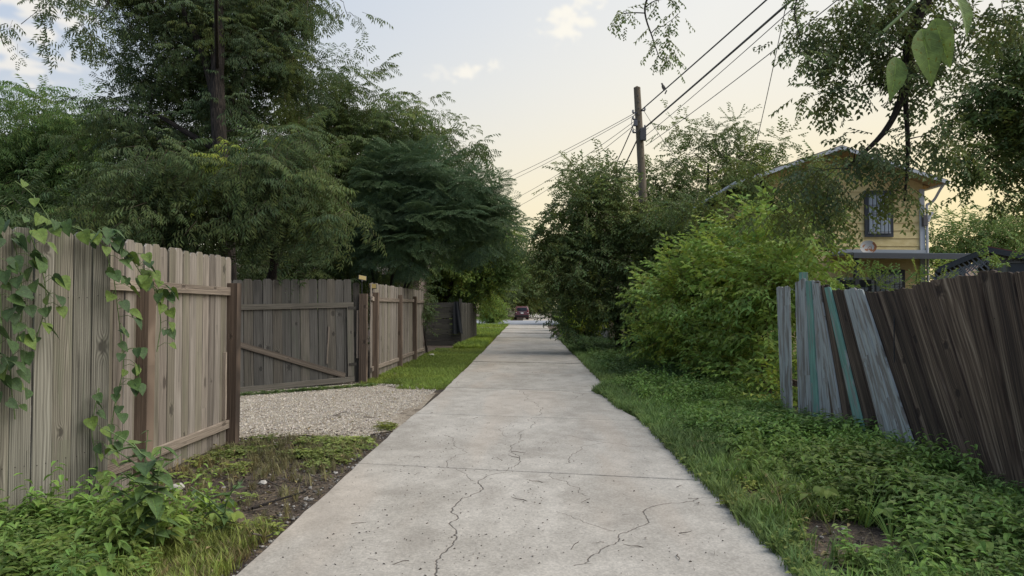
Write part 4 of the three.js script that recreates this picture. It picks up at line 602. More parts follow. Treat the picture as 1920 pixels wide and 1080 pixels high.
// ================================================================ YELLOW HOUSE
{
  const X0 = 5.85, X1 = 10.72, Z = -20, eave = 4.72, peakX = 8.25, slope = 0.34, ridge = eave + 2.75 * slope;
  const h = thing('yellow_house', 'two storey yellow house with lap siding and gable behind the overhanging tree', 'house', [X0, 0, Z]);
  const lx = (x) => x - X0;
  const sidingMap = texture(512, 256, (x, y) => { const f = fbm(x / 30, y / 16, 301, 4), g = noise(x / 4, y / 2, 302); return mix3(sr(212, 188, 130), sr(236, 214, 158), clamp(f * 1.3 - 0.15 + (g - 0.5) * 0.25)); });
  const siding = [1, 0.95, 1.03].map((k) => new THREE.MeshStandardMaterial({ map: sidingMap, color: new THREE.Color().setRGB(k * 0.96, k * 0.96, k * 0.96), roughness: 0.8 }));
  const trim = plain(0.46, 0.48, 0.51, 0.6), dark = plain(0.045, 0.05, 0.06, 0.6), roofM = new THREE.MeshStandardMaterial({ map: texture(256, 256, (x, y) => mix3(sr(88, 78, 70), sr(128, 116, 104), clamp(fbm(x / 12, y / 12, 305, 4) + (noise(x / 2, y / 2, 306) - 0.5) * 0.4))), roughness: 0.95 }), soffit = plain(0.36, 0.24, 0.11, 0.85), glass = new THREE.MeshPhysicalMaterial({ color: new THREE.Color().setRGB(0.4, 0.45, 0.5), roughness: 0.12, specularIntensity: 1 }), gutterM = plain(0.55, 0.57, 0.6, 0.5), iron = plain(0.03, 0.03, 0.035, 0.5);
  const W = X1 - X0, R = rng(303), roofY = (x) => eave + 0.23 - 0.02 + (peakX - X0 - Math.abs(x - lx(peakX))) * slope * 1.0 - 0.0;
  part('wall', box(W, eave, 8), siding[1], h, [W / 2, eave / 2, -4.03]);
  // lap boards, each its own plank, cut to the gable
  const H = 0.212; let y = 0, i = 0;
  while (y < 5.9) {
    const lim = (yy) => { const k = (yy - eave) / slope; return k > 0 ? [Math.max(0, k - 0.02), W - Math.max(0, k - 0.02)] : [0, W]; };
    const [a0, b0] = lim(y - 0.25), [a1, b1] = lim(y + H - 0.25); if (b0 - a0 < 0.2 || b1 < a1) break;
    const cut = a0 === 0 && a1 === 0 ? [0.35 + R() * 0.35] : [], xs = [0, ...cut, 1];
    for (let k = 0; k + 1 < xs.length; k++) {
      const s = new THREE.Shape(), g0 = 0.0025; s.moveTo(mix(a0, b0, xs[k]) + g0, y - 0.012); s.lineTo(mix(a0, b0, xs[k + 1]) - g0, y - 0.012); s.lineTo(mix(a1, b1, xs[k + 1]) - g0, y + H); s.lineTo(mix(a1, b1, xs[k]) + g0, y + H);
      const g = new THREE.ExtrudeGeometry(s, { depth: 0.014, bevelEnabled: false }); const p = g.attributes.position, uv = g.attributes.uv;
      for (let q = 0; q < p.count; q++) { const t = (p.getY(q) - y) / H; p.setZ(q, p.getZ(q) + 0.026 * (1 - t)); uv.setXY(q, p.getX(q) * 0.5 + i * 0.3, p.getY(q)); }
      g.computeVertexNormals(); part('siding_plank', g, siding[(i * 7 + k) % 3], h, [0, 0, -0.025]);
    }
    y += H; i++;
  }
  // left flank planks
  const fl = box(0.016, H - 0.006, 8); for (let k = 0; k < 22; k++) part('siding_plank', fl, siding[k % 3], h, [-0.012, 0.1 + k * H, -4.03], [0, 0, -0.04]);
  // roof: two thick slopes with overhang, fascia, soffit
  const L = 9.4, run = 2.74, len = run / Math.cos(Math.atan(slope)), ang = Math.atan(slope);
  for (const s of [-1, 1]) {
    const r = part('roof', box(len, 0.05, L), roofM, h, [lx(peakX) + s * run / 2, ridge + 0.1 - run / 2 * slope, -L / 2 + 0.72], [0, 0, -s * ang]);
    part('soffit', box(len - 0.04, 0.02, 0.68), soffit, r, [0, -0.042, L / 2 - 0.36]); if (s > 0) part('soffit', box(0.62, 0.02, L - 0.8), soffit, r, [len / 2 - 0.34, -0.043, -0.38]);
    part('rake_board', box(len, 0.09, 0.025), trim, r, [0, -0.045, L / 2 + 0.015]);
    part('gutter', box(0.09, 0.09, L, 0.02), gutterM, h, [lx(peakX) + s * (run + 0.02), ridge + 0.06 - run * slope, -L / 2 + 0.72]);
  }
  part('corner_board', box(0.13, eave - 0.02, 0.05), trim, h, [W - 0.05, eave / 2, 0.03]); part('corner_board', box(0.1, eave, 0.05), trim, h, [0.05, eave / 2, 0.03]);
  const ex = lx(peakX) + run, ey = ridge - run * slope; const tubeM = plain(0.5, 0.5, 0.52, 0.5);
  part('downspout', tube(curve([V(ex, ey + 0.02, 0.5), V(ex - 0.05, ey - 0.08, 0.45), V(W + 0.18, ey - 0.36, 0.15), V(W + 0.04, ey - 0.45, 0.09)], 12), [0.035], 8), tubeM, h);
  part('downspout', tube([V(W + 0.05, ey - 0.45, 0.09), V(W + 0.05, 0.2, 0.09)], [0.035], 8), tubeM, h);
  part('downspout', tube(curve([V(W + 0.2, ey - 0.66, 0.1), V(W + 0.14, ey - 0.72, 0.1), V(W + 0.07, ey - 0.9, 0.1)], 6), [0.04], 8), tubeM, h);
  part('meter_box', box(0.12, 0.3, 0.1, 0.01), plain(0.1, 0.09, 0.09, 0.6), h, [W - 0.02, 3.85, 0.11]);
  const win = (x, yb, w, hh, bars) => {
    const f = part('window', box(w + 0.14, hh + 0.16, 0.06), dark, h, [lx(x) + w / 2, yb + hh / 2, 0.03]);
    for (const k of [-1, 1]) { part('pane', box(w - 0.04, hh / 2 - 0.05, 0.012), glass, f, [0, k * hh / 4, 0.03 + (k > 0 ? 0.003 : 0.008)]); }
    part('sash', box(w - 0.02, 0.03, 0.03), trim, f, [0, 0, 0.038]); part('sash', box(w - 0.02, 0.05, 0.03), trim, f, [0, -hh / 2 + 0.035, 0.038]);
    if (bars) { const n = 6; for (let k = 0; k <= n; k++) part('bar', box(0.014, hh + 0.02, 0.014), iron, f, [mix(-w / 2, w / 2, k / n), 0, 0.11]); for (const k of [-0.46, 0.2, 0.46]) part('bar', box(w + 0.02, 0.014, 0.014), iron, f, [0, hh * k, 0.1]); for (const s of [-1, 1]) part('scroll', new THREE.TorusGeometry(0.09, 0.007, 5, 14), iron, f, [s * w / 4, 0.02, 0.11]); }
    return f;
  };
  win(9.2, 3.5, 0.62, 1.1, true); win(9.36, 1.4, 0.75, 1.05, true); win(7.0, 1.3, 0.6, 1.0, false);
  const door = part('door', box(0.86, 2.1, 0.06), dark, h, [lx(8.85), 1.2, 0.04]); part('door_frame', box(0.07, 2.2, 0.09), trim, door, [-0.46, 0.03, 0]); part('door_frame', box(0.07, 2.2, 0.09), trim, door, [0.46, 0.03, 0]); part('door_frame', box(1.0, 0.07, 0.09), trim, door, [0, 1.09, 0]); part('pane', box(0.5, 0.9, 0.01), glass, door, [0.08, 0.4, 0.035]); part('handle', box(0.03, 0.12, 0.05), trim, door, [-0.34, -0.1, 0.05]);
  for (let k = 0; k < 6; k++) part('door_bar', box(0.014, 2.0, 0.014), iron, door, [-0.36 + k * 0.145, 0, 0.08]);
  const porch = part('porch_roof', box(3.05, 0.06, 1.5), plain(0.2, 0.22, 0.24, 0.7), h, [lx(9.68), 2.88, 0.78], [0.05, 0, -0.012]); part('fascia', box(3.05, 0.13, 0.03), plain(0.1, 0.105, 0.115, 0.7), porch, [0, -0.05, 0.767]); part('flashing', box(2.5, 0.13, 0.01), plain(0.36, 0.38, 0.4, 0.5, 0.4), porch, [-0.2, 0.09, -0.70]);
  part('porch_post', box(0.11, 2.8, 0.11, 0.01), plain(0.04, 0.04, 0.045, 0.8), h, [lx(10.95), 1.4, 1.35]); part('porch_post', box(0.11, 2.8, 0.11, 0.01), plain(0.04, 0.04, 0.045, 0.8), h, [lx(8.3), 1.4, 1.35]);
  const pts = []; for (let k = 0; k <= 8; k++) pts.push(new THREE.Vector2(k / 8 * 0.2, (k / 8) ** 2 * 0.07)); const dish = part('old_dish', new THREE.LatheGeometry(pts, 20), new THREE.MeshStandardMaterial({ map: texture(128, 128, (x, y) => mix3(sr(176, 172, 166), sr(150, 96, 60), smooth(0.52, 0.62, fbm(x / 26, y / 26, 310, 4)))), roughness: 0.7, side: THREE.DoubleSide }), scene, [8.93, 3.06, -19.35], [1.0, 0.3, 0.35]); tag(dish, 'rusty round dish lying tilted on the porch roof', 'dish');
}
// ================================================================ GREY SHED with lattice gable
{
  const zS = -14, s = thing('grey_shed', 'weathered grey plank shed with black lattice under its left eave, right edge', 'shed', [8.7, 0, zS], -0.5);
  const blk = plain(0.06, 0.063, 0.07, 0.8), latM = plain(0.16, 0.165, 0.18, 0.8), R = rng(331), ridgeY = 2.62, wallMat = [woodMaterial(greyWood, [0.72, 0.74, 0.82]), woodMaterial(greyWood, [0.6, 0.62, 0.7])];
  for (let i = 0; i < 22; i++) { const x = 0.03 + i * 0.105, top = ridgeY - 0.06 - x * 0.26; part('plank', board(0.1, top, 0.02, { strip: i % 8, v0: (i * 0.3) % 1 }), wallMat[i % 2], s, [x, 0, 0]); }
  part('wall', box(2.3, 1.9, 0.04), wallMat[1], s, [1.15, 0.95, -0.04]); part('wall', box(0.05, 2.4, 3), wallMat[1], s, [0, 1.2, -1.55]); part('wall', box(2.3, 2.0, 0.05), wallMat[1], s, [1.15, 1.0, -3]);
  const wdw = part('window', box(0.24, 0.3, 0.05), blk, s, [0.46, 2.18, 0.02]); part('sill', box(0.3, 0.03, 0.07), wallMat[0], wdw, [0, 0.165, 0.01]);
  const redMap = texture(256, 256, (x, y) => mix3(sr(112, 56, 54), sr(140, 92, 86), clamp(fbm(x / 18, y / 18, 340, 4) + (noise(x / 2, y / 2, 341) - 0.5) * 0.3)));
  const rr = part('roof', box(2.7, 0.06, 3.6), new THREE.MeshStandardMaterial({ map: redMap, roughness: 0.9 }), s, [1.3, ridgeY - 0.33, -1.68], [0, 0, -0.255]); part('fascia', box(2.7, 0.1, 0.03), blk, rr, [0, -0.04, 1.815]);
  const la = 0.42, rl = part('roof', box(0.95, 0.06, 3.4), plain(0.06, 0.06, 0.065, 0.9), s, [-0.42, ridgeY - 0.19, -1.6], [0, 0, la]); part('fascia', box(0.95, 0.08, 0.03), blk, rl, [0, -0.03, 1.715]);
  for (let i = 0; i < 12; i++) for (const k of [-1, 1]) { const x = -0.86 + i * 0.075, y1 = ridgeY - 0.09 + x * 0.446; const o = part('lattice_strip', box(0.024, 0.34, 0.006), latM, s, [x + 0.02, y1 - 0.13, 0.09 + k * 0.004], [0, 0, k * 0.72]); }
  part('post', box(0.09, 2.1, 0.09), blk, s, [-0.85, 1.05, 0.05]); part('shed_back', box(0.95, 2.0, 0.03), plain(0.02, 0.02, 0.022, 0.9), s, [-0.46, 1.0, -2.9]);
}
{
  const h = thing('distant_house', 'tan hip roofed house showing behind the grey shed roof at right edge', 'house', [19.6, 0, -30]); const rm = new THREE.MeshStandardMaterial({ map: texture(128, 128, (x, y) => mix3(sr(120, 96, 82), sr(150, 126, 110), clamp(fbm(x / 9, y / 9, 351, 4)))), roughness: 0.95 });
  part('wall', box(6, 2.8, 6), plain(0.5, 0.45, 0.4), h, [2, 1.4, 0]); const r = part('roof', new THREE.ConeGeometry(5.2, 1.3, 4), rm, h, [2, 3.45, 0], [0, Math.PI / 4, 0]); const w = part('window', box(0.9, 1.1, 0.06), plain(0.08, 0.09, 0.1, 0.3), h, [1, 1.6, 3.02]); part('sill', box(1, 0.05, 0.1), plain(0.6, 0.6, 0.6), w, [0, -0.58, 0.03]);
}
{
  const h = thing('yard_house', 'brown house glimpsed through the trees behind the gate', 'house', [-11, 0, -30]); const wm = plain(0.28, 0.22, 0.19, 0.85), tr = plain(0.6, 0.6, 0.58), dk = plain(0.05, 0.06, 0.07, 0.2);
  part('wall', box(9, 2.9, 6), wm, h, [2, 1.45, -3]);
  for (let k = 0; k < 13; k++) part('siding_plank', box(9.02, 0.21, 0.02), wm, h, [2, 0.12 + k * 0.215, 0.012], [-0.05, 0, 0]);
  for (const s of [-1, 1]) part('roof', box(9.8, 0.08, 4.1), plain(0.16, 0.13, 0.12, 0.95), h, [2, 3.55, -3 + s * 1.75], [s * 0.38, 0, 0]);
  for (const x of [0, 3.4, 5.2]) { const w = part('window', box(1.1, 1.1, 0.06), tr, h, [x, 1.9, 0.05]); part('pane', box(0.95, 0.95, 0.02), dk, w, [0, 0, 0.03]); }
}
{
  const h = thing('long_house', 'brown roofed house just showing above the trees left of the yellow gable', 'house', [5.5, 0, -36]);
  part('wall', box(7, 5.2, 6), plain(0.3, 0.26, 0.2), h, [2, 2.6, -3]); for (const s of [-1, 1]) part('roof', box(7.6, 0.1, 3.9), plain(0.2, 0.13, 0.1, 0.95), h, [2, 6.05, -3 + s * 1.7], [s * 0.45, 0, 0]); const w = part('window', box(0.9, 1.2, 0.06), plain(0.08, 0.09, 0.1, 0.2), h, [1, 3.6, 0.03]); part('sill', box(1, 0.05, 0.1), plain(0.6, 0.6, 0.6), w, [0, -0.62, 0.02]);
}
// ================================================================ UTILITY POLE, CABLES, BIRD
{
  const poleMat = woodMaterial(greyWood, [0.66, 0.57, 0.5]); const p = thing('utility_pole', 'tall wooden utility pole leaning slightly left among the trees', 'pole', [4.07, 0, -24.8]);
  const pts = curve([V(0, 0, 0), V(-0.06, 3, 0), V(-0.2, 6, 0), V(-0.35, 9.0, 0)], 16), g = tube(pts, pts.map((_, i) => mix(0.17, 0.115, i / 16)), 14, 0.5); part('shaft', g, poleMat, p);
  part('cap', new THREE.ConeGeometry(0.115, 0.07, 12), poleMat, p, [-0.352, 9.03, 0]);
  const metal = plain(0.12, 0.12, 0.13, 0.5, 0.6), cer = plain(0.3, 0.29, 0.28, 0.4);
  for (const [y, s] of [[8.2, 1], [8.12, -1], [7.6, 1], [7.45, -1], [7.9, -1]]) { const b = part('bracket', box(0.14, 0.05, 0.05, 0.01), metal, p, [-0.3 + s * 0.14, y, 0.05]); part('insulator', new THREE.CylinderGeometry(0.03, 0.04, 0.09, 8), cer, b, [s * 0.06, 0.05, 0.03]); }
  part('junction_box', box(0.2, 0.42, 0.16, 0.02), plain(0.07, 0.07, 0.075, 0.6), p, [-0.18, 7.35, 0.18]); part('junction_box', box(0.12, 0.2, 0.1, 0.015), metal, p, [-0.42, 7.75, 0.12]);
  for (let k = 0; k < 5; k++) part('bolt', new THREE.CylinderGeometry(0.02, 0.02, 0.06, 8), metal, p, [-0.33 + 0.012 * k, 8.7 - k * 0.22, 0.11], [Math.PI / 2, 0, 0]);
  part('loop_wire', tube(curve([V(-0.35, 8.15, 0.1), V(-0.55, 7.9, 0.15), V(-0.5, 7.55, 0.15), V(-0.2, 7.45, 0.2), V(0.02, 7.6, 0.12)], 14), [0.01], 5), metal, p);
  const wireM = plain(0.09, 0.09, 0.092, 0.6), dullM = plain(0.14, 0.14, 0.142, 0.6);
  const cable = (label, a, b, sag, r, m = wireM) => { const A = V(...a), B = V(...b), pts = []; for (let i = 0; i <= 28; i++) { const t = i / 28, q = A.clone().lerp(B, t); q.y -= sag * 4 * t * (1 - t); pts.push(q); } const o = part(numbered('cable'), tube(pts, [r], 6), m, scene); tag(o, label, 'cable', 'cables on the utility pole'); return o; };
  cable('upper thick cable from the pole to the top right, with the bird on it', [3.86, 8.22, -24.75], [9.3, 8.7, 10], 0.12, 0.02);
  cable('thickest lower cable from the pole to the top right edge', [3.98, 7.62, -24.75], [8.45, 8.1, 10], 0.12, 0.027);
  cable('thin wire below the thick cables, passing over the airy tree, upper one', [3.95, 7.3, -24.75], [6.1, 7.3, -1], 0.2, 0.009, dullM);
  cable('thin wire below the thick cables, passing over the airy tree, lower one', [4.0, 7.0, -24.75], [6.6, 7.1, -1], 0.25, 0.01, dullM);
  cable('thin wire dropping steeply from the thick cable to the yellow house', [5.3, 7.78, -14.9], [6.05, 5.0, -20.2], 0.1, 0.009, dullM);
  cable('wire from pole to the left, highest of those crossing above the alley', [3.68, 8.15, -24.8], [-6.8, 9.4, -55], 0.35, 0.011, dullM);
  cable('wire from pole to the left, second of those crossing above the alley', [3.68, 8.08, -24.8], [-6.6, 9.1, -55], 0.35, 0.01, dullM);
  cable('wire from pole to the left, third of those crossing above the alley', [3.7, 7.9, -24.8], [-5.0, 8.3, -55], 0.6, 0.01, dullM);
  cable('wire from pole to the left, lowest of those crossing above the alley', [3.7, 7.78, -24.8], [-4.4, 7.9, -55], 0.7, 0.01, dullM);
  cable('thick cable running on from the pole along the alley, upper one', [3.8, 8.2, -24.8], [4.0, 8.4, -68], 0.9, 0.02);
  cable('thick cable running on from the pole along the alley, lower one', [3.9, 7.6, -24.8], [4.1, 7.8, -68], 0.9, 0.024);
  cable('thin wire from the pole down to the right towards the hidden roof', [3.95, 8.15, -24.7], [8.5, 6.3, -33], 0.3, 0.008, dullM);
}
{
  const b = thing('bird', 'small grey dove perched on the upper thick cable right of the pole', 'bird', [4.21, 8.235, -22.6], 0.6); const fm = plain(0.16, 0.145, 0.13, 0.9);
  const prof = [[0, -0.11], [0.02, -0.1], [0.045, -0.05], [0.052, 0], [0.046, 0.05], [0.03, 0.085], [0.026, 0.1], [0.03, 0.118], [0.028, 0.135], [0.012, 0.152], [0, 0.155]].map((q) => new THREE.Vector2(q[0], q[1]));
  part('body', new THREE.LatheGeometry(prof, 14), fm, b, [0, 0.1, 0], [0.1, 0, 0.62]);
  const t = box(0.05, 0.13, 0.012, 0.004); part('tail', t, fm, b, [0.1, -0.03, 0], [0, Math.PI / 2, 0.7]);
  part('beak', new THREE.ConeGeometry(0.007, 0.026, 6), plain(0.04, 0.035, 0.03), b, [-0.105, 0.215, 0], [0, 0, 1.45]); for (const s of [-1, 1]) part('wing', new THREE.SphereGeometry(0.05, 10, 6).scale(0.35, 1.5, 0.5), plain(0.13, 0.12, 0.11, 0.9), b, [0.02, 0.085, s * 0.04], [0, 0, 0.62]);
  for (const s of [-1, 1]) part('leg', tube([V(0.0, 0.06, s * 0.015), V(0.0, -0.01, s * 0.015)], [0.004], 5), plain(0.2, 0.08, 0.06), b);
}
// ================================================================ RED CAR
{
  const c = thing('red_car', 'dark red sport utility car seen from behind at the end of the alley', 'car', [-0.72, 0.03, -90], 0.06);
  const red = new THREE.MeshPhysicalMaterial({ color: new THREE.Color().setRGB(0.09, 0.012, 0.014), roughness: 0.35, clearcoat: 0.7, clearcoatRoughness: 0.1 }), gl = new THREE.MeshPhysicalMaterial({ color: new THREE.Color().setRGB(0.01, 0.011, 0.013), roughness: 0.08 }), rub = plain(0.015, 0.015, 0.016, 0.9), chrome = plain(0.6, 0.6, 0.62, 0.25, 0.9), tail = plain(0.16, 0.012, 0.01, 0.3), white = plain(0.7, 0.7, 0.7, 0.6);
  const s = new THREE.Shape(); [[0, 0.32], [0.02, 0.62], [0.08, 0.95], [0.2, 1.3], [0.42, 1.58], [0.7, 1.63], [2.3, 1.6], [2.9, 1.2], [3.1, 1.02], [4.1, 0.92], [4.3, 0.7], [4.32, 0.32]].forEach(([x, y], i) => s[i ? 'lineTo' : 'moveTo'](x, y));
  const g = new THREE.ExtrudeGeometry(s, { depth: 1.5, bevelEnabled: true, bevelThickness: 0.11, bevelSize: 0.05, bevelSegments: 3 }); g.translate(0, 0, -0.75); g.rotateY(Math.PI / 2); const p = g.attributes.position; for (let i = 0; i < p.count; i++) if (p.getY(i) > 1) p.setX(i, p.getX(i) * (1 - 0.24 * (p.getY(i) - 1))); g.computeVertexNormals();
  const body = part('body', g, red, c);
  part('rear_window', box(1.2, 0.42, 0.02, 0.008), gl, c, [0, 1.3, -0.13], [-0.5, 0, 0]);
  for (const k of [-1, 1]) { part('side_window', box(0.02, 0.36, 2.0, 0.008), gl, c, [k * 0.805, 1.3, -1.5], [0, 0, k * 0.2]); const t = part('tail_light', box(0.16, 0.34, 0.05, 0.015), tail, c, [k * 0.72, 0.98, 0.0], [-0.1, 0, 0]); part('reflector', box(0.12, 0.06, 0.01), white, t, [0, -0.1, 0.026]); part('wing_mirror', box(0.16, 0.13, 0.08, 0.03), red, c, [k * 0.98, 1.12, -2.7]); part('roof_rail', box(0.04, 0.04, 1.6, 0.01), chrome, c, [k * 0.6, 1.7, -1.4]); }
  part('bumper', box(1.68, 0.22, 0.14, 0.04), rub, c, [0, 0.46, 0.04]); part('number_plate', box(0.34, 0.16, 0.02), white, c, [0, 0.82, 0.06]); part('trim_strip', box(0.7, 0.035, 0.02), chrome, c, [0, 1.0, 0.02]);
  for (const x of [-0.74, 0.74]) for (const z of [-0.8, -3.4]) { const w = part('wheel', new THREE.CylinderGeometry(0.34, 0.34, 0.22, 20), rub, c, [x, 0.34, z], [0, 0, Math.PI / 2]); part('rim', new THREE.CylinderGeometry(0.2, 0.2, 0.23, 12), chrome, w); }
}
// ================================================================ GROUND COVER
const WEED = {
  stalk: (() => { const B = new Leaves(15), R = B.R; for (let s = 0; s < 3; s++) { const a = R() * 6.28, h = 0.24 + R() * 0.14, top = V(Math.cos(a) * 0.07, h, Math.sin(a) * 0.07); B.twig(V(0, 0, 0), top, 0.0035, [1, 0.8, 1]); for (let k = 0; k < 9; k++) { const o = top.clone().multiplyScalar(0.3 + k * 0.085), b = k * 2.4 + R(), z = 1.15 - k * 0.08; B.leaf(o, V(Math.cos(b), 0.3 - R() * 0.6, Math.sin(b)), V(0, 1, 0), 0.085 * z, 0.04 * z, tone(R, 0.4), 0.3, 0.35, true); } } return B.build(); })(),
  leafy: (() => { const B = new Leaves(11), R = B.R; for (let s = 0; s < 6; s++) { const a = R() * 6.28, h = 0.06 + R() * 0.15, lean = V(Math.cos(a) * 0.09, h, Math.sin(a) * 0.09); B.twig(V(0, 0, 0), lean, 0.003, [1, 0.8, 1]); for (let k = 0; k < 5; k++) { const q = 0.4 + k * 0.15, o = lean.clone().multiplyScalar(Math.min(1, q)), b = R() * 6.28; B.leaf(o, V(Math.cos(b), 0.15 + R() * 0.35, Math.sin(b)), V(0, 1, 0), 0.034 + R() * 0.03, 0.022 + R() * 0.016, tone(R, 0.45), 0.25, 0.3, true); } } return B.build(); })(),
  creeper: (() => { const B = new Leaves(12), R = B.R; for (let s = 0; s < 9; s++) { const a = R() * 6.28, r = R() * 0.14, o = V(Math.cos(a) * r, 0.02 + R() * 0.05, Math.sin(a) * r); for (let k = 0; k < 3; k++) { const b = R() * 6.28; B.leaf(o, V(Math.cos(b), 0.1 + R() * 0.3, Math.sin(b)), V(0, 1, 0), 0.03 + R() * 0.018, 0.02 + R() * 0.008, tone(R, 0.4), 0.2, 0.2); } } return B.build(); })(),
  grass: (() => { const B = new Leaves(13), R = B.R; for (let s = 0; s < 16; s++) { const a = R() * 6.28, L = 0.07 + R() * 0.09, r = R() * 0.06, o = V(Math.cos(a * 3) * r, 0, Math.sin(a * 3) * r), d = V(Math.cos(a) * 0.45, 1, Math.sin(a) * 0.45).normalize(), x = V(-d.z, 0, d.x).normalize().multiplyScalar(0.0028), m = o.clone().addScaledVector(d, L * 0.6), e = o.clone().addScaledVector(d, L).add(V(d.x * L * 0.35, -L * 0.1, d.z * L * 0.35)), c = tone(R, 0.4); B.tri(o.clone().sub(x), o.clone().add(x), m.clone().add(x), c); B.tri(o.clone().sub(x), m.clone().add(x), m.clone().sub(x), c); B.tri(m.clone().sub(x), m.clone().add(x), e, c); } return B.build(); })(),
  blades: (() => { const B = new Leaves(14), R = B.R; for (let s = 0; s < 11; s++) { const a = R() * 6.28, L = 0.25 + R() * 0.25, d = V(Math.cos(a) * 0.5, 1, Math.sin(a) * 0.5).normalize(), x = V(-d.z, 0, d.x).normalize(), c = tone(R, 0.3); let p = V(Math.cos(a) * 0.02, 0, Math.sin(a) * 0.02), w = 0.006; for (let k = 0; k < 5; k++) { const q = p.clone().addScaledVector(d, L / 5), w2 = 0.006 * (1 - (k + 1) / 5.2); B.tri(p.clone().addScaledVector(x, -w), p.clone().addScaledVector(x, w), q.clone().addScaledVector(x, w2), c); B.tri(p.clone().addScaledVector(x, -w), q.clone().addScaledVector(x, w2), q.clone().addScaledVector(x, -w2), c); p = q; w = w2; d.y -= 0.22; d.normalize(); } } return B.build(); })(),
};
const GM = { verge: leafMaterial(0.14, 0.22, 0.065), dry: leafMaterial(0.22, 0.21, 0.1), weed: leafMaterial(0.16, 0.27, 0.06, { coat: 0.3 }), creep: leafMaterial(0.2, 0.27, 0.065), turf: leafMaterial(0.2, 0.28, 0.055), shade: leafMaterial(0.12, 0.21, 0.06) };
const spin = (R, t = 0.3) => new THREE.Quaternion().setFromEuler(new THREE.Euler((R() - 0.5) * t, R() * 6.28, (R() - 0.5) * t));
function scatter(name, label, geo, mat, n, seed, f) { const R = rng(seed), ms = [], cs = []; let guard = 0; while (ms.length < n && guard++ < n * 40) { const q = f(R); if (!q) continue; const [x, z, s, y] = q, pt = noise(x * 1.1 + 31, z * 1.1 + 17, 95), k = (0.75 + R() * 0.5) * (0.72 + 0.56 * pt), w = R() * 0.22 + 0.22 * smooth(0.5, 0.8, noise(x * 0.9 + 3, z * 0.9, 96)); ms.push(M4(x, y ?? 0, z, spin(R), s)); cs.push([k * (1 + w), k * (1 + w * 0.4), k]); } return stuff(name, geo, mat, ms, cs, label); }
const edgeR = (d) => 1.5 - 0.17 * smooth(10.0, 10.8, d) * (1 - smooth(12.6, 13.6, d)) - 0.16 * Math.exp(-(((d - 12.9) / 0.7) ** 2));
const bare = (x, d) => Math.max(1.9 * Math.exp(-(((x - 2.05) / 0.33) ** 2) - (((d - 4.75) / 0.5) ** 2)), Math.exp(-(((x - 1.75) / 0.2) ** 2) - (((d - 5.9) / 0.6) ** 2)) * 0.9, Math.exp(-(((x - 1.72) / 0.15) ** 2) - (((d - 4.2) / 0.7) ** 2)));
const nearDist = (R, a, b) => a + (b - a) * Math.pow(R(), 1.7);
scatter('weeds', 'thick leafy green weeds filling the right verge below the leaning fence', WEED.leafy, GM.weed, 3000, 401, (R) => { const d = nearDist(R, 2.6, 17), e = edgeR(d), x = e + 0.12 + R() * 2.3; if (x > footX(d) - 0.05 && d < 11) return; if (R() < bare(x, d) * 1.25) return; if (R() > 0.35 + 1.2 * noise(x * 1.4, d * 1.4, 77)) return; if (R() < smooth(0.7, 0.1, x - e) * 0.75) return; return [x, -d, (0.5 + R() * 0.6 + 0.7 * smooth(0.45, 0.75, noise(x * 1.1 + 5, d * 1.1, 90))) * (0.7 + 0.3 * smooth(0.2, 1.2, x - e))]; });
scatter('creeping_weeds', 'low creeping weeds spilling over the right edge of the alley', WEED.creeper, GM.creep, 3600, 402, (R) => { const d = nearDist(R, 2.6, 17), x = edgeR(d) + 0.02 + R() * R() * 2; if (R() < bare(x, d) * 1.1) return; if (R() > 0.3 + noise(x * 2, d * 2, 78)) return; return [x, -d, 0.6 + R() * 0.7, x < edgeR(d) + 0.06 ? 0.03 : 0]; });
scatter('verge_grass', 'fine green grass along the right edge of the alley', WEED.grass, GM.verge, 8000, 403, (R) => { const d = nearDist(R, 3, 34), x = edgeR(d) - 0.02 + R() * R() * 1.6; const p = noise(x * 0.8 + 3, d * 0.5, 79); if (R() < bare(x, d) * 1.3) return; if (R() > 0.25 + p * 1.2) return; return [x, -d, 0.7 + R() * 0.7 + d * 0.012]; });
scatter('stalky_weeds', 'taller stalky weeds standing out of the right verge', WEED.stalk, GM.weed, 520, 406, (R) => { const d = nearDist(R, 3, 14), x = edgeR(d) + 0.4 + R() * 1.9; if (x > footX(d) - 0.1 && d < 11) return; if (R() < bare(x, d)) return; if (noise(x * 1.5, d * 1.5, 99) < 0.42) return; return [x, -d, 0.6 + R() * 0.7]; });
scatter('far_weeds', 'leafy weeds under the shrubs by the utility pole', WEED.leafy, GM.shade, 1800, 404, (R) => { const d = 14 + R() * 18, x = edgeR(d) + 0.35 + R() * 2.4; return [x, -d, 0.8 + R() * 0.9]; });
scatter('tall_grass', 'tufts of long arching grass in the right verge', WEED.blades, GM.weed, 620, 405, (R) => { const d = nearDist(R, 2.9, 12), x = edgeR(d) + 0.3 + R() * 2; if (x > footX(d) - 0.1) return; if (R() < bare(x, d)) return; return [x, -d, 0.3 + R() * R() * 0.75]; });
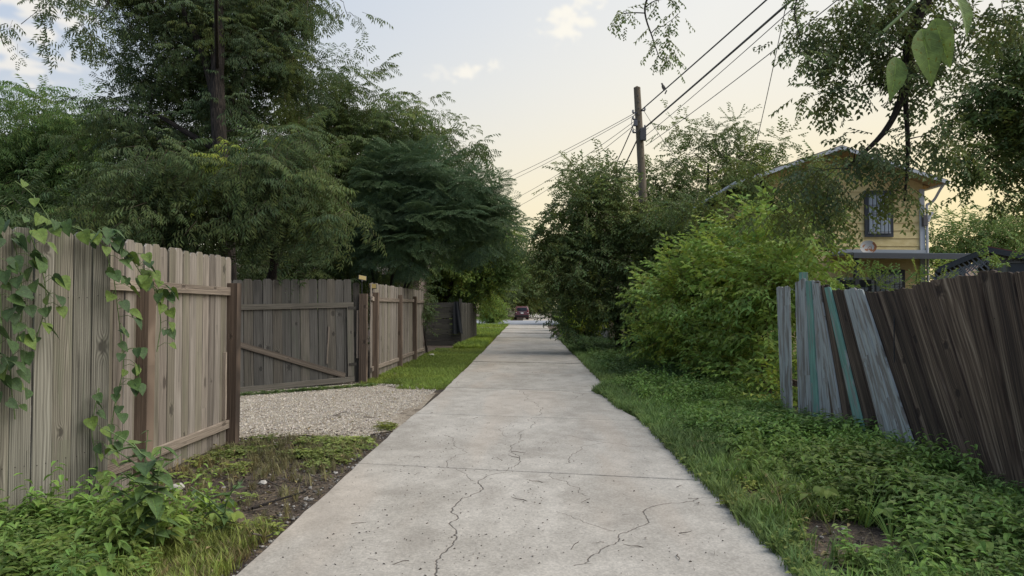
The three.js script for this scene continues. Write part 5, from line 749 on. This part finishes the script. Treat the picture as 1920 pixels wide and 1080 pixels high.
// left verge
const leftPatch = (x, d) => Math.max(Math.exp(-(((x + 2.55) / 0.55) ** 2) - (((d - 7.4) / 0.85) ** 2)), 0.9 * Math.exp(-(((x + 2.0) / 0.3) ** 2) - (((d - 7.5) / 0.7) ** 2)), 1.1 * smooth(5.2, 4.3, d), 0.8 * Math.exp(-(((x + 1.72) / 0.09) ** 2)) * smooth(8.2, 9, d));
scatter('left_weeds', 'low green weeds on the bare ground before the tan fence panel', WEED.creeper, GM.creep, 1050, 411, (R) => { const d = 2.8 + R() * 6.4, x = -1.66 - R() * 1.6; if (d > 8.4 && x < -1.95) return; if (R() > leftPatch(x, d) * 1.1 * smooth(0.35, 0.75, noise(x * 3, d * 3, 81))) return; return [x, -d, 0.6 + R() * 0.7]; });
scatter('left_grass', 'sparse grass in the trampled ground at the left of the alley', WEED.grass, GM.dry, 1300, 412, (R) => { const d = 2.8 + R() * 6, x = -1.68 - R() * 1.6; if (d > 8.3) return; if (R() > 0.08 + leftPatch(x, d) * 0.9) return; return [x, -d, 0.45 + R() * 0.5]; });
scatter('verge_tufts', 'grass tufts growing through the weeds of the right verge', WEED.grass, GM.weed, 3000, 407, (R) => { const d = nearDist(R, 2.8, 15), x = edgeR(d) + 0.1 + R() * 2.2; if (x > footX(d) - 0.05 && d < 11) return; if (R() < bare(x, d)) return; if (noise(x * 1.7, d * 1.7, 101) < 0.4) return; return [x, -d, 0.7 + R() * 0.9]; });
scatter('verge_broadleaf', 'broad-leaved creepers spread over the right verge weeds', SPRAY.large, GM.weed, 260, 409, (R) => { const d = nearDist(R, 2.8, 13), x = edgeR(d) + 0.5 + R() * 1.7; if (x > footX(d) - 0.15 && d < 11) return; if (R() < bare(x, d)) return; if (noise(x * 1.2, d * 1.2, 111) < 0.5) return; return [x, -d, 0.28 + R() * 0.35, 0.08 + R() * 0.1]; });
scatter('dry_stalks', 'dry straw-coloured grass stalks among the right verge weeds', WEED.blades, GM.dry, 170, 408, (R) => { const d = nearDist(R, 2.9, 13), x = edgeR(d) + 0.15 + R() * 2; if (x > footX(d) - 0.1 && d < 11) return; return [x, -d, 0.3 + R() * 0.5]; });
scatter('corner_weeds', 'lush leafy weeds in the bottom left corner under the vine-covered fence', WEED.leafy, GM.weed, 420, 413, (R) => { const d = 2.6 + R() * 2.6, x = -1.95 - R() * 2.2; const k = smooth(-1.9, -2.7, x) * smooth(5.4, 4.5, d); if (R() > k * smooth(0.25, 0.7, noise(x * 2, d * 2, 83))) return; const q = V(x, 0, -d).sub(PA); if (q.dot(NN) < 0.05) return; return [x, -d, 0.55 + R() * 0.7]; });
scatter('corner_stalks', 'taller leafy stalks in the bottom left corner weeds', WEED.stalk, GM.weed, 70, 421, (R) => { const d = 2.7 + R() * 2.5, x = -1.95 - R() * 2.2; if (R() > smooth(-1.9, -2.5, x)) return; if (V(x, 0, -d).sub(PA).dot(NN) < 0.06) return; return [x, -d, 0.7 + R() * 0.8]; });
scatter('corner_broadleaf', 'broad-leaved creepers over the bottom left corner weeds', SPRAY.large, GM.weed, 90, 422, (R) => { const d = 2.7 + R() * 2.5, x = -2.1 - R() * 2.0; if (V(x, 0, -d).sub(PA).dot(NN) < 0.08) return; return [x, -d, 0.3 + R() * 0.35, 0.06 + R() * 0.12]; });
scatter('corner_grass', 'tufts of long grass in the bottom left corner', WEED.blades, GM.weed, 120, 414, (R) => { const d = 2.8 + R() * 2.3, x = -1.9 - R() * 1.9; if (R() > smooth(-1.9, -2.4, x)) return; if (V(x, 0, -d).sub(PA).dot(NN) < 0.05) return; return [x, -d, 0.35 + R() * 0.4]; });
scatter('corner_turf', 'fine grass by the slab edge in the bottom left corner', WEED.grass, GM.creep, 1500, 415, (R) => { const d = 2.8 + R() * 2.4, x = -1.68 - R() * 1.5; if (R() > smooth(5.2, 4.5, d)) return; return [x, -d, 0.5 + R() * 0.6]; });
scatter('strip_grass', 'mown grass strip between the tan fence and the alley', WEED.grass, GM.turf, 9000, 416, (R) => { const d = 13.3 + R() * 13, x = -1.52 - R() * 1.75; if (R() > 0.4 + noise(x * 1.2, d * 0.9, 85) + 0.4 * smooth(-2.9, -2.2, x)) return; if (d < 14.2 && x < -2.4) return; return [x, -d, 0.4 + R() * 0.4]; });
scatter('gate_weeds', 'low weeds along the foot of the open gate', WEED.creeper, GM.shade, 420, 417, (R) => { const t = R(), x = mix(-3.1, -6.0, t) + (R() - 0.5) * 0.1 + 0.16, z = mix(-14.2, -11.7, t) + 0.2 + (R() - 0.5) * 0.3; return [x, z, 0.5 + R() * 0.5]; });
scatter('lawn_grass', 'sunlit mown lawn at the far left of the alley', WEED.grass, leafMaterial(0.22, 0.32, 0.05), 9000, 418, (R) => { const d = 26 + R() * 38, x = -1.62 - R() * (d > 36 ? 6 : 1.05); if (d > 52.2 && d < 54.9) return; return [x, -d, 0.9 + R() * 0.9]; });
scatter('far_lawn', 'grass on the far side of the cross street', WEED.grass, GM.turf, 5000, 419, (R) => { const d = 85 + R() * 22, x = -16 + R() * 34; if (x > -1.9 && x < 3.6) return; return [x, -d, 2 + R()]; });
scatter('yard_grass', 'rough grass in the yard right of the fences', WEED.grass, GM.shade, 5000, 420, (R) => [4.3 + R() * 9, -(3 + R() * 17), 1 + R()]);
// litter, stones and twigs
const flake = (() => { const B = new Leaves(21); B.leaf(V(0, 0, -0.5), V(0, 0, 1), V(0, 1, 0), 1, 0.5, [1, 1, 1], 0.5, 0.2); return B.build(); })();
const litterMat = new THREE.MeshStandardMaterial({ color: 0xffffff, roughness: 0.95, side: THREE.DoubleSide });
const brown = (R) => { const k = 0.03 + R() * 0.16; return [k, k * (0.72 + R() * 0.12), k * (0.45 + R() * 0.2)]; };
function litter(name, label, geo, n, seed, f, col = brown) { const R = rng(seed), ms = [], cs = []; let g = 0; while (ms.length < n && g++ < n * 40) { const q = f(R); if (!q) continue; ms.push(M4(q[0], q[2], q[1], new THREE.Quaternion().setFromEuler(new THREE.Euler((R() - 0.5) * 0.7, R() * 6.28, (R() - 0.5) * 0.7)), q[3])); cs.push(col(R)); } return stuff(name, geo, litterMat, ms, cs, label); }
litter('leaf_litter', 'dry brown leaf bits and mulch on the ground before the left fence', flake, 7000, 431, (R) => { const d = 2.8 + R() * 6.2, x = -1.64 - R() * 1.75; return [x, -d, 0.008 + R() * 0.012, 0.012 + R() * R() * 0.045]; });
litter('verge_litter', 'dark dry leaf bits on the bare soil of the right verge', flake, 2600, 432, (R) => { const d = 2.8 + R() * 9, x = 1.52 + R() * 1.1; return [x, -d, 0.008 + R() * 0.01, 0.012 + R() * 0.03]; });
litter('fallen_leaves', 'yellowed and brown fallen leaves caught in the verge weeds', flake, 700, 436, (R) => { const l = R() < 0.3, d = 3 + R() * R() * 12, x = l ? -1.7 - R() * 1.5 : 1.6 + R() * 2; return [x, -d, 0.03 + R() * 0.12, 0.03 + R() * 0.04]; }, (R) => { const k = 0.12 + R() * 0.25; return [k, k * (0.7 + R() * 0.2), k * 0.35]; });
litter('slab_litter', 'small dark leaf bits scattered on the concrete', flake, 2000, 433, (R) => { const d = 3 + R() * R() * 20, x = -1.5 + R() * 2.9; if (R() > 0.25 + Math.exp(-(((x + 0.5) / 0.8) ** 2))) return; return [x, -d, 0.038, 0.005 + R() * R() * 0.024]; }, (R) => { const k = 0.02 + R() * 0.06; return [k, k * 0.8, k * 0.6]; });
litter('verge_stones', 'small stones in the bare soil beside the slab edges', pebble, 900, 434, (R) => { const l = R() < 0.65, d = 3 + R() * 6, x = l ? -1.63 - R() * R() * 1.4 : 1.55 + R() * R() * 0.8; return [x, -d, 0.006, 0.005 + R() * R() * 0.022]; }, (R) => { const k = 0.1 + R() * 0.3; return [k, k * 0.92, k * 0.82]; });
const twigGeo = tube(curve([V(-0.5, 0, 0), V(-0.2, 0.03, 0.05), V(0.15, 0.01, -0.04), V(0.5, 0.02, 0.03)], 6), [0.022, 0.02, 0.02, 0.018, 0.016, 0.012, 0.008], 5);
litter('fallen_twigs', 'thin dead twigs lying on the slabs and soil', twigGeo, 130, 435, (R) => { const l = R() < 0.5, d = 3 + R() * R() * 9, x = l ? -1.68 - R() * 1.2 : -1.4 + R() * 2.7; return [x, -d, l ? 0.016 : 0.042, l ? 0.08 + R() * 0.28 : 0.04 + R() * 0.11]; }, (R) => { const k = 0.05 + R() * 0.12; return [k, k * 0.8, k * 0.62]; });
// a few larger stones and a stick that can be told apart
{
  const rm = plain(0.45, 0.42, 0.37, 0.95); const rock = (label, x, z, s) => { const o = part(numbered('stone'), pebble, rm, scene, [x, s * 0.35, z], [0.2, x * 3, 0.1]); o.scale.set(s * 1.3, s, s); tag(o, label, 'stone'); };
  rock('pale flat stone in the bare soil below the tan fence panel', -2.9, -6.0, 0.06); rock('pale stone lying left of the slab edge before the gravel', -2.25, -6.2, 0.035); rock('grey stone at the far foot of the tan fence, by the grass', -2.98, -22.5, 0.1);
  const st = part('fallen_stick', tube(curve([V(-2.02, 0.03, -5.35), V(-1.85, 0.05, -5.6), V(-1.78, 0.03, -5.85)], 6), [0.013, 0.011, 0.008], 6), barkMat, scene); tag(st, 'bare bent stick on the soil by the left slab edge', 'stick');
}
// ================================================================ VINE AND LARGE-LEAVED PLANTS (leaves one by one)
const heart = (() => { const s = [[0, 0], [0.16, -0.1], [0.36, -0.06], [0.46, 0.14], [0.42, 0.38], [0.28, 0.66], [0.12, 0.88], [0, 1.05]], pos = [], idx = [], n = s.length; const Z = (x, y) => 0.16 * x * x * 2 - 0.16 * (y - 0.3) * (y - 0.3) + 0.03 * Math.sin(y * 14) * Math.abs(x); for (const [x, y] of s) pos.push(0, Z(0, y), y < 0 ? 0 : y); for (const [x, y] of s) pos.push(x * 0.5, Z(x * 0.5, y) + 0.02, y); for (const [x, y] of s) pos.push(x, Z(x, y) + 0.05 * x, y); for (let side = 0; side < 1; side++) for (let b = 0; b < 2; b++) for (let i = 0; i + 1 < n; i++) { const a = b * n + i, c = a + n; idx.push(a, a + 1, c, c, a + 1, c + 1); } const m = pos.length / 3; for (let i = 0; i < m; i++) pos.push(-pos[i * 3], pos[i * 3 + 1], pos[i * 3 + 2]); const half = idx.length; for (let i = 0; i < half; i += 3) idx.push(idx[i] + m, idx[i + 2] + m, idx[i + 1] + m); const g = new THREE.BufferGeometry(); g.setAttribute('position', new THREE.Float32BufferAttribute(pos, 3)); g.setIndex(idx); g.computeVertexNormals(); return g; })();
const ovate = (() => { const g = heart.clone(), p = g.attributes.position; for (let i = 0; i < p.count; i++) { const x = p.getX(i), z = p.getZ(i); p.setXYZ(i, x * 0.85 * (1 - 0.25 * z), p.getY(i) * 1.2, Math.max(0, z) * 1.1); } g.computeVertexNormals(); return g; })();
const lance = (() => { const s = [[0, 0], [0.07, 0.05], [0.17, 0.18], [0.235, 0.36], [0.22, 0.55], [0.15, 0.76], [0.06, 0.93], [0, 1.05]], pos = [], idx = [], n = s.length; const Z = (x, y) => 0.7 * x * x + 0.25 * Math.abs(x) - 0.22 * (y - 0.2) * (y - 0.2) + 0.02 * Math.sin(y * 17) * Math.abs(x) * 4; for (const f of [0, 0.5, 1]) for (const [x, y] of s) pos.push(x * f, Z(x * f, y), y); for (let b = 0; b < 2; b++) for (let i = 0; i + 1 < n; i++) { const a = b * n + i, c = a + n; idx.push(a, a + 1, c, c, a + 1, c + 1); } const m = pos.length / 3; for (let i = 0; i < m; i++) pos.push(-pos[i * 3], pos[i * 3 + 1], pos[i * 3 + 2]); const half = idx.length; for (let i = 0; i < half; i += 3) idx.push(idx[i] + m, idx[i + 2] + m, idx[i + 1] + m); const g = new THREE.BufferGeometry(); g.setAttribute('position', new THREE.Float32BufferAttribute(pos, 3)); g.setIndex(idx); g.computeVertexNormals(); return g; })();
for (const g of [heart, ovate, lance]) { const p = g.attributes.position, uv = []; for (let i = 0; i < p.count; i++) uv.push(p.getX(i) + 0.5, clamp(p.getZ(i) / 1.15 + 0.1)); g.setAttribute('uv', new THREE.Float32BufferAttribute(uv, 2)); }
const veinMap = texture(256, 256, (x, y) => { const u = Math.abs(x / 256 - 0.5) + 0.012 * (noise(x / 9, y / 9, 601) - 0.5), v = y / 256, rib = smooth(0.014, 0.004, u), q = (v - u * 0.85) * 8.5, f = Math.abs(q - Math.round(q)), side = smooth(0.09, 0.03, f) * smooth(0.5, 0.1, u), b = fbm(x / 30, y / 30, 602, 4), hole = smooth(0.7, 0.76, fbm(x / 13, y / 13, 603, 3)); let k = 0.62 + 0.34 * b; let c = [k, k, k * 0.95]; c = mix3(c, [1, 1, 0.86], rib * 0.75 + side * 0.35); return mix3(c, [0.75, 0.6, 0.32], hole * 0.7); });
const solidLeaf = (r, g, b) => new THREE.MeshPhysicalMaterial({ color: new THREE.Color().setRGB(r, g, b), map: veinMap, bumpMap: veinMap, bumpScale: 0.004, roughness: 0.85, transmission: 0.3, thickness: 0, specularIntensity: 0.4, clearcoat: 0.25, clearcoatRoughness: 0.35, side: THREE.DoubleSide });
const vineMats = [solidLeaf(0.11, 0.2, 0.07), solidLeaf(0.15, 0.26, 0.08), solidLeaf(0.24, 0.36, 0.08), solidLeaf(0.1, 0.18, 0.075)], stemMat = plain(0.14, 0.2, 0.07, 0.7);
function vine(label, strands, seed, sizes, name = 'climbing_vine') {
  const R = rng(seed), v = thing(name, label, 'vine', [PA.x, 0, PA.z]);
  for (const { path, n, size, bright = 0.3 } of strands) {
    const pts = curve(path.map(([s, y, o]) => NU.clone().multiplyScalar(s).addScaledVector(NN, o ?? 0.03).add(V(0, y, 0))), 26); part('stem', tube(pts, [0.004], 5), stemMat, v);
    for (let i = 0; i < n; i++) {
      const p = pts[Math.floor((i + R() * 0.8) / n * 25)].clone(), off = NU.clone().multiplyScalar((R() - 0.5) * 0.16).addScaledVector(NN, 0.03 + R() * 0.1).add(V(0, (R() - 0.6) * 0.1, 0)), q = p.clone().add(off);
      part('petiole', tube([p, p.clone().lerp(q, 0.5).add(V(0, 0.02, 0)), q], [0.002], 4), stemMat, v);
      const m = R() < bright ? vineMats[2] : pick(R, [vineMats[0], vineMats[1], vineMats[3]]), l = part('leaf', heart, m, v); l.position.copy(q);
      const dir = NN.clone().multiplyScalar(0.35 + R() * 0.5).addScaledVector(NU, (R() - 0.5) * 1.5).add(V(0, -0.55 - R() * 0.5, 0)); l.quaternion.copy(aim(dir, (R() - 0.5) * 2.2)); const s = size * (0.65 + R() * 0.6); l.scale.set(s, s, s);
    }
  }
}
vine('heart-leaved vine hanging over the left end of the nearest fence', [
  { path: [[0.74, 2.08, -0.02], [0.7, 1.8, 0.05], [0.68, 1.45, 0.06], [0.74, 1.1, 0.05], [0.7, 0.75, 0.04]], n: 28, size: 0.092, bright: 0.12 }, { path: [[0.95, 2.1, 0], [0.85, 1.75, 0.06], [0.82, 1.3, 0.08], [0.86, 0.9, 0.05]], n: 28, size: 0.092, bright: 0.1 }, { path: [[0.62, 2.06, 0], [0.56, 1.8, 0.06], [0.52, 1.55, 0.06], [0.58, 1.25, 0.04]], n: 18, size: 0.1, bright: 0.25 }, { path: [[1.3, 2.1, 0], [1.25, 1.5, 0.08], [1.25, 0.8, 0.06]], n: 22, size: 0.092, bright: 0.1 }], 501);
vine('bright vine trailing down the joint between the two left fence panels', [
  { path: [[0.5, 2.1, 0.0], [0.3, 2.08, 0.05], [0.12, 1.98, 0.07], [0.02, 1.75, 0.06]], n: 18, size: 0.092, bright: 0.45 }, { path: [[0.1, 2.1, 0], [-0.1, 1.9, 0.08], [-0.25, 1.7, 0.1], [-0.4, 1.58, 0.12]], n: 34, size: 0.1, bright: 0.4 }, { path: [[0.02, 1.8, 0.06], [-0.04, 1.4, 0.06], [-0.08, 1.05, 0.06], [-0.02, 0.75, 0.05], [0.02, 0.4, 0.05]], n: 32, size: 0.09, bright: 0.35 },
  { path: [[0.1, 0.9, 0.04], [0.16, 0.6, 0.05], [0.12, 0.3, 0.06], [0.2, 0.08, 0.08]], n: 13, size: 0.1, bright: 0.4 }, { path: [[-0.3, 1.7, 0.1], [-0.36, 1.4, 0.12], [-0.33, 1.15, 0.12]], n: 8, size: 0.08, bright: 0.6 }, { path: [[0.45, 2.1, 0], [0.6, 2.28, 0.02], [0.72, 2.36, 0.02]], n: 3, size: 0.06, bright: 0.9 }], 502);
function weedPlant(label, x, z, h, leafSize, n, seed, spreadOut = 1) {
  const R = rng(seed), w = thing('tall_weed', label, 'plant', [x, 0, z], 0, 'tall weeds by the left fence');
  const stems = [[V(0, 0, 0), V(0.01, h * 0.5, 0.01), V(0.03, h, 0)]]; for (let k = 0; k < 3; k++) { const a = R() * 6.28, y = h * (0.35 + 0.18 * k); stems.push([V(0.01, y, 0), V(Math.cos(a) * 0.08 * spreadOut, y + 0.1, Math.sin(a) * 0.08 * spreadOut), V(Math.cos(a) * 0.2 * spreadOut, y + 0.2, Math.sin(a) * 0.2 * spreadOut)]); }
  stems.forEach((s, si) => { const pts = curve(s, 8); part('stem', tube(pts, pts.map((_, i) => mix(0.007, 0.003, i / 8)), 6), stemMat, w); const c = si ? n * 0.4 : n; for (let i = 0; i < c; i++) { const p = pts[Math.min(8, 2 + Math.floor(i / c * 7))], a = i * 2.4 + R(), k = 1 - 0.45 * (i / c); const l = part('leaf', R() < 0.5 ? lance : ovate, pick(R, [vineMats[1], vineMats[2], vineMats[1], vineMats[0]]), w); l.position.copy(p); l.quaternion.copy(aim(V(Math.cos(a), 0.1 - R() * 0.7, Math.sin(a)), (R() - 0.5) * 0.5)); const q = leafSize * k * (0.7 + R() * 0.6); l.scale.set(q, q, q); } });
}
weedPlant('tall weed with the largest dark leaves in the bottom left foreground', -2.2, -4.3, 0.68, 0.16, 20, 511);
weedPlant('leafy weed against the base of the tan fence post at left', -2.75, -5.2, 0.62, 0.11, 12, 512, 1.3);
weedPlant('small bright weed on the bare soil right of the large-leaved weed', -1.98, -4.75, 0.3, 0.09, 9, 513);
// close overhead leaves at the upper right
{
  const b = thing('close_branch', 'few large pale green leaves hanging close to the camera at top right', 'branch', [0.93, 2.52, -1.75]); const R = rng(521);
  const lm = [solidLeaf(0.24, 0.36, 0.1), solidLeaf(0.28, 0.4, 0.11)];
  part('stem', tube(curve([V(2.47, 2.38, -5.05), V(1.1, 1.0, -1.6), V(0.5, 0.2, 0.1), V(0.2, 0.06, 0.04), V(0.0, -0.28, 0), V(-0.08, -0.36, 0)], 30), [0.004], 5), stemMat, b);
  for (const [x, y, z, dx, dy, s, tw] of [[0.0, -0.36, 0.02, 0.05, -1, 0.19, 0.5], [-0.05, -0.42, 0.0, -0.2, -1, 0.15, -0.7], [0.025, -0.34, 0.03, 0.12, -1, 0.17, 1.1], [0.09, -0.27, 0, 0.25, -1, 0.15, 0.3], [-0.17, -0.28, 0.1, -0.3, -1, 0.1, 0.8]]) { const l = part('leaf', lance, pick(R, lm), b, [x, y, z]); l.quaternion.copy(aim(V(dx, dy, 0.25), tw)); l.scale.set(s * 0.72, s * 0.72, s * 0.72); }
}
// ================================================================ shadows and render
scene.traverse((o) => { if (o.isMesh) { o.castShadow = true; o.receiveShadow = true; } });
renderer.render(scene, camera);
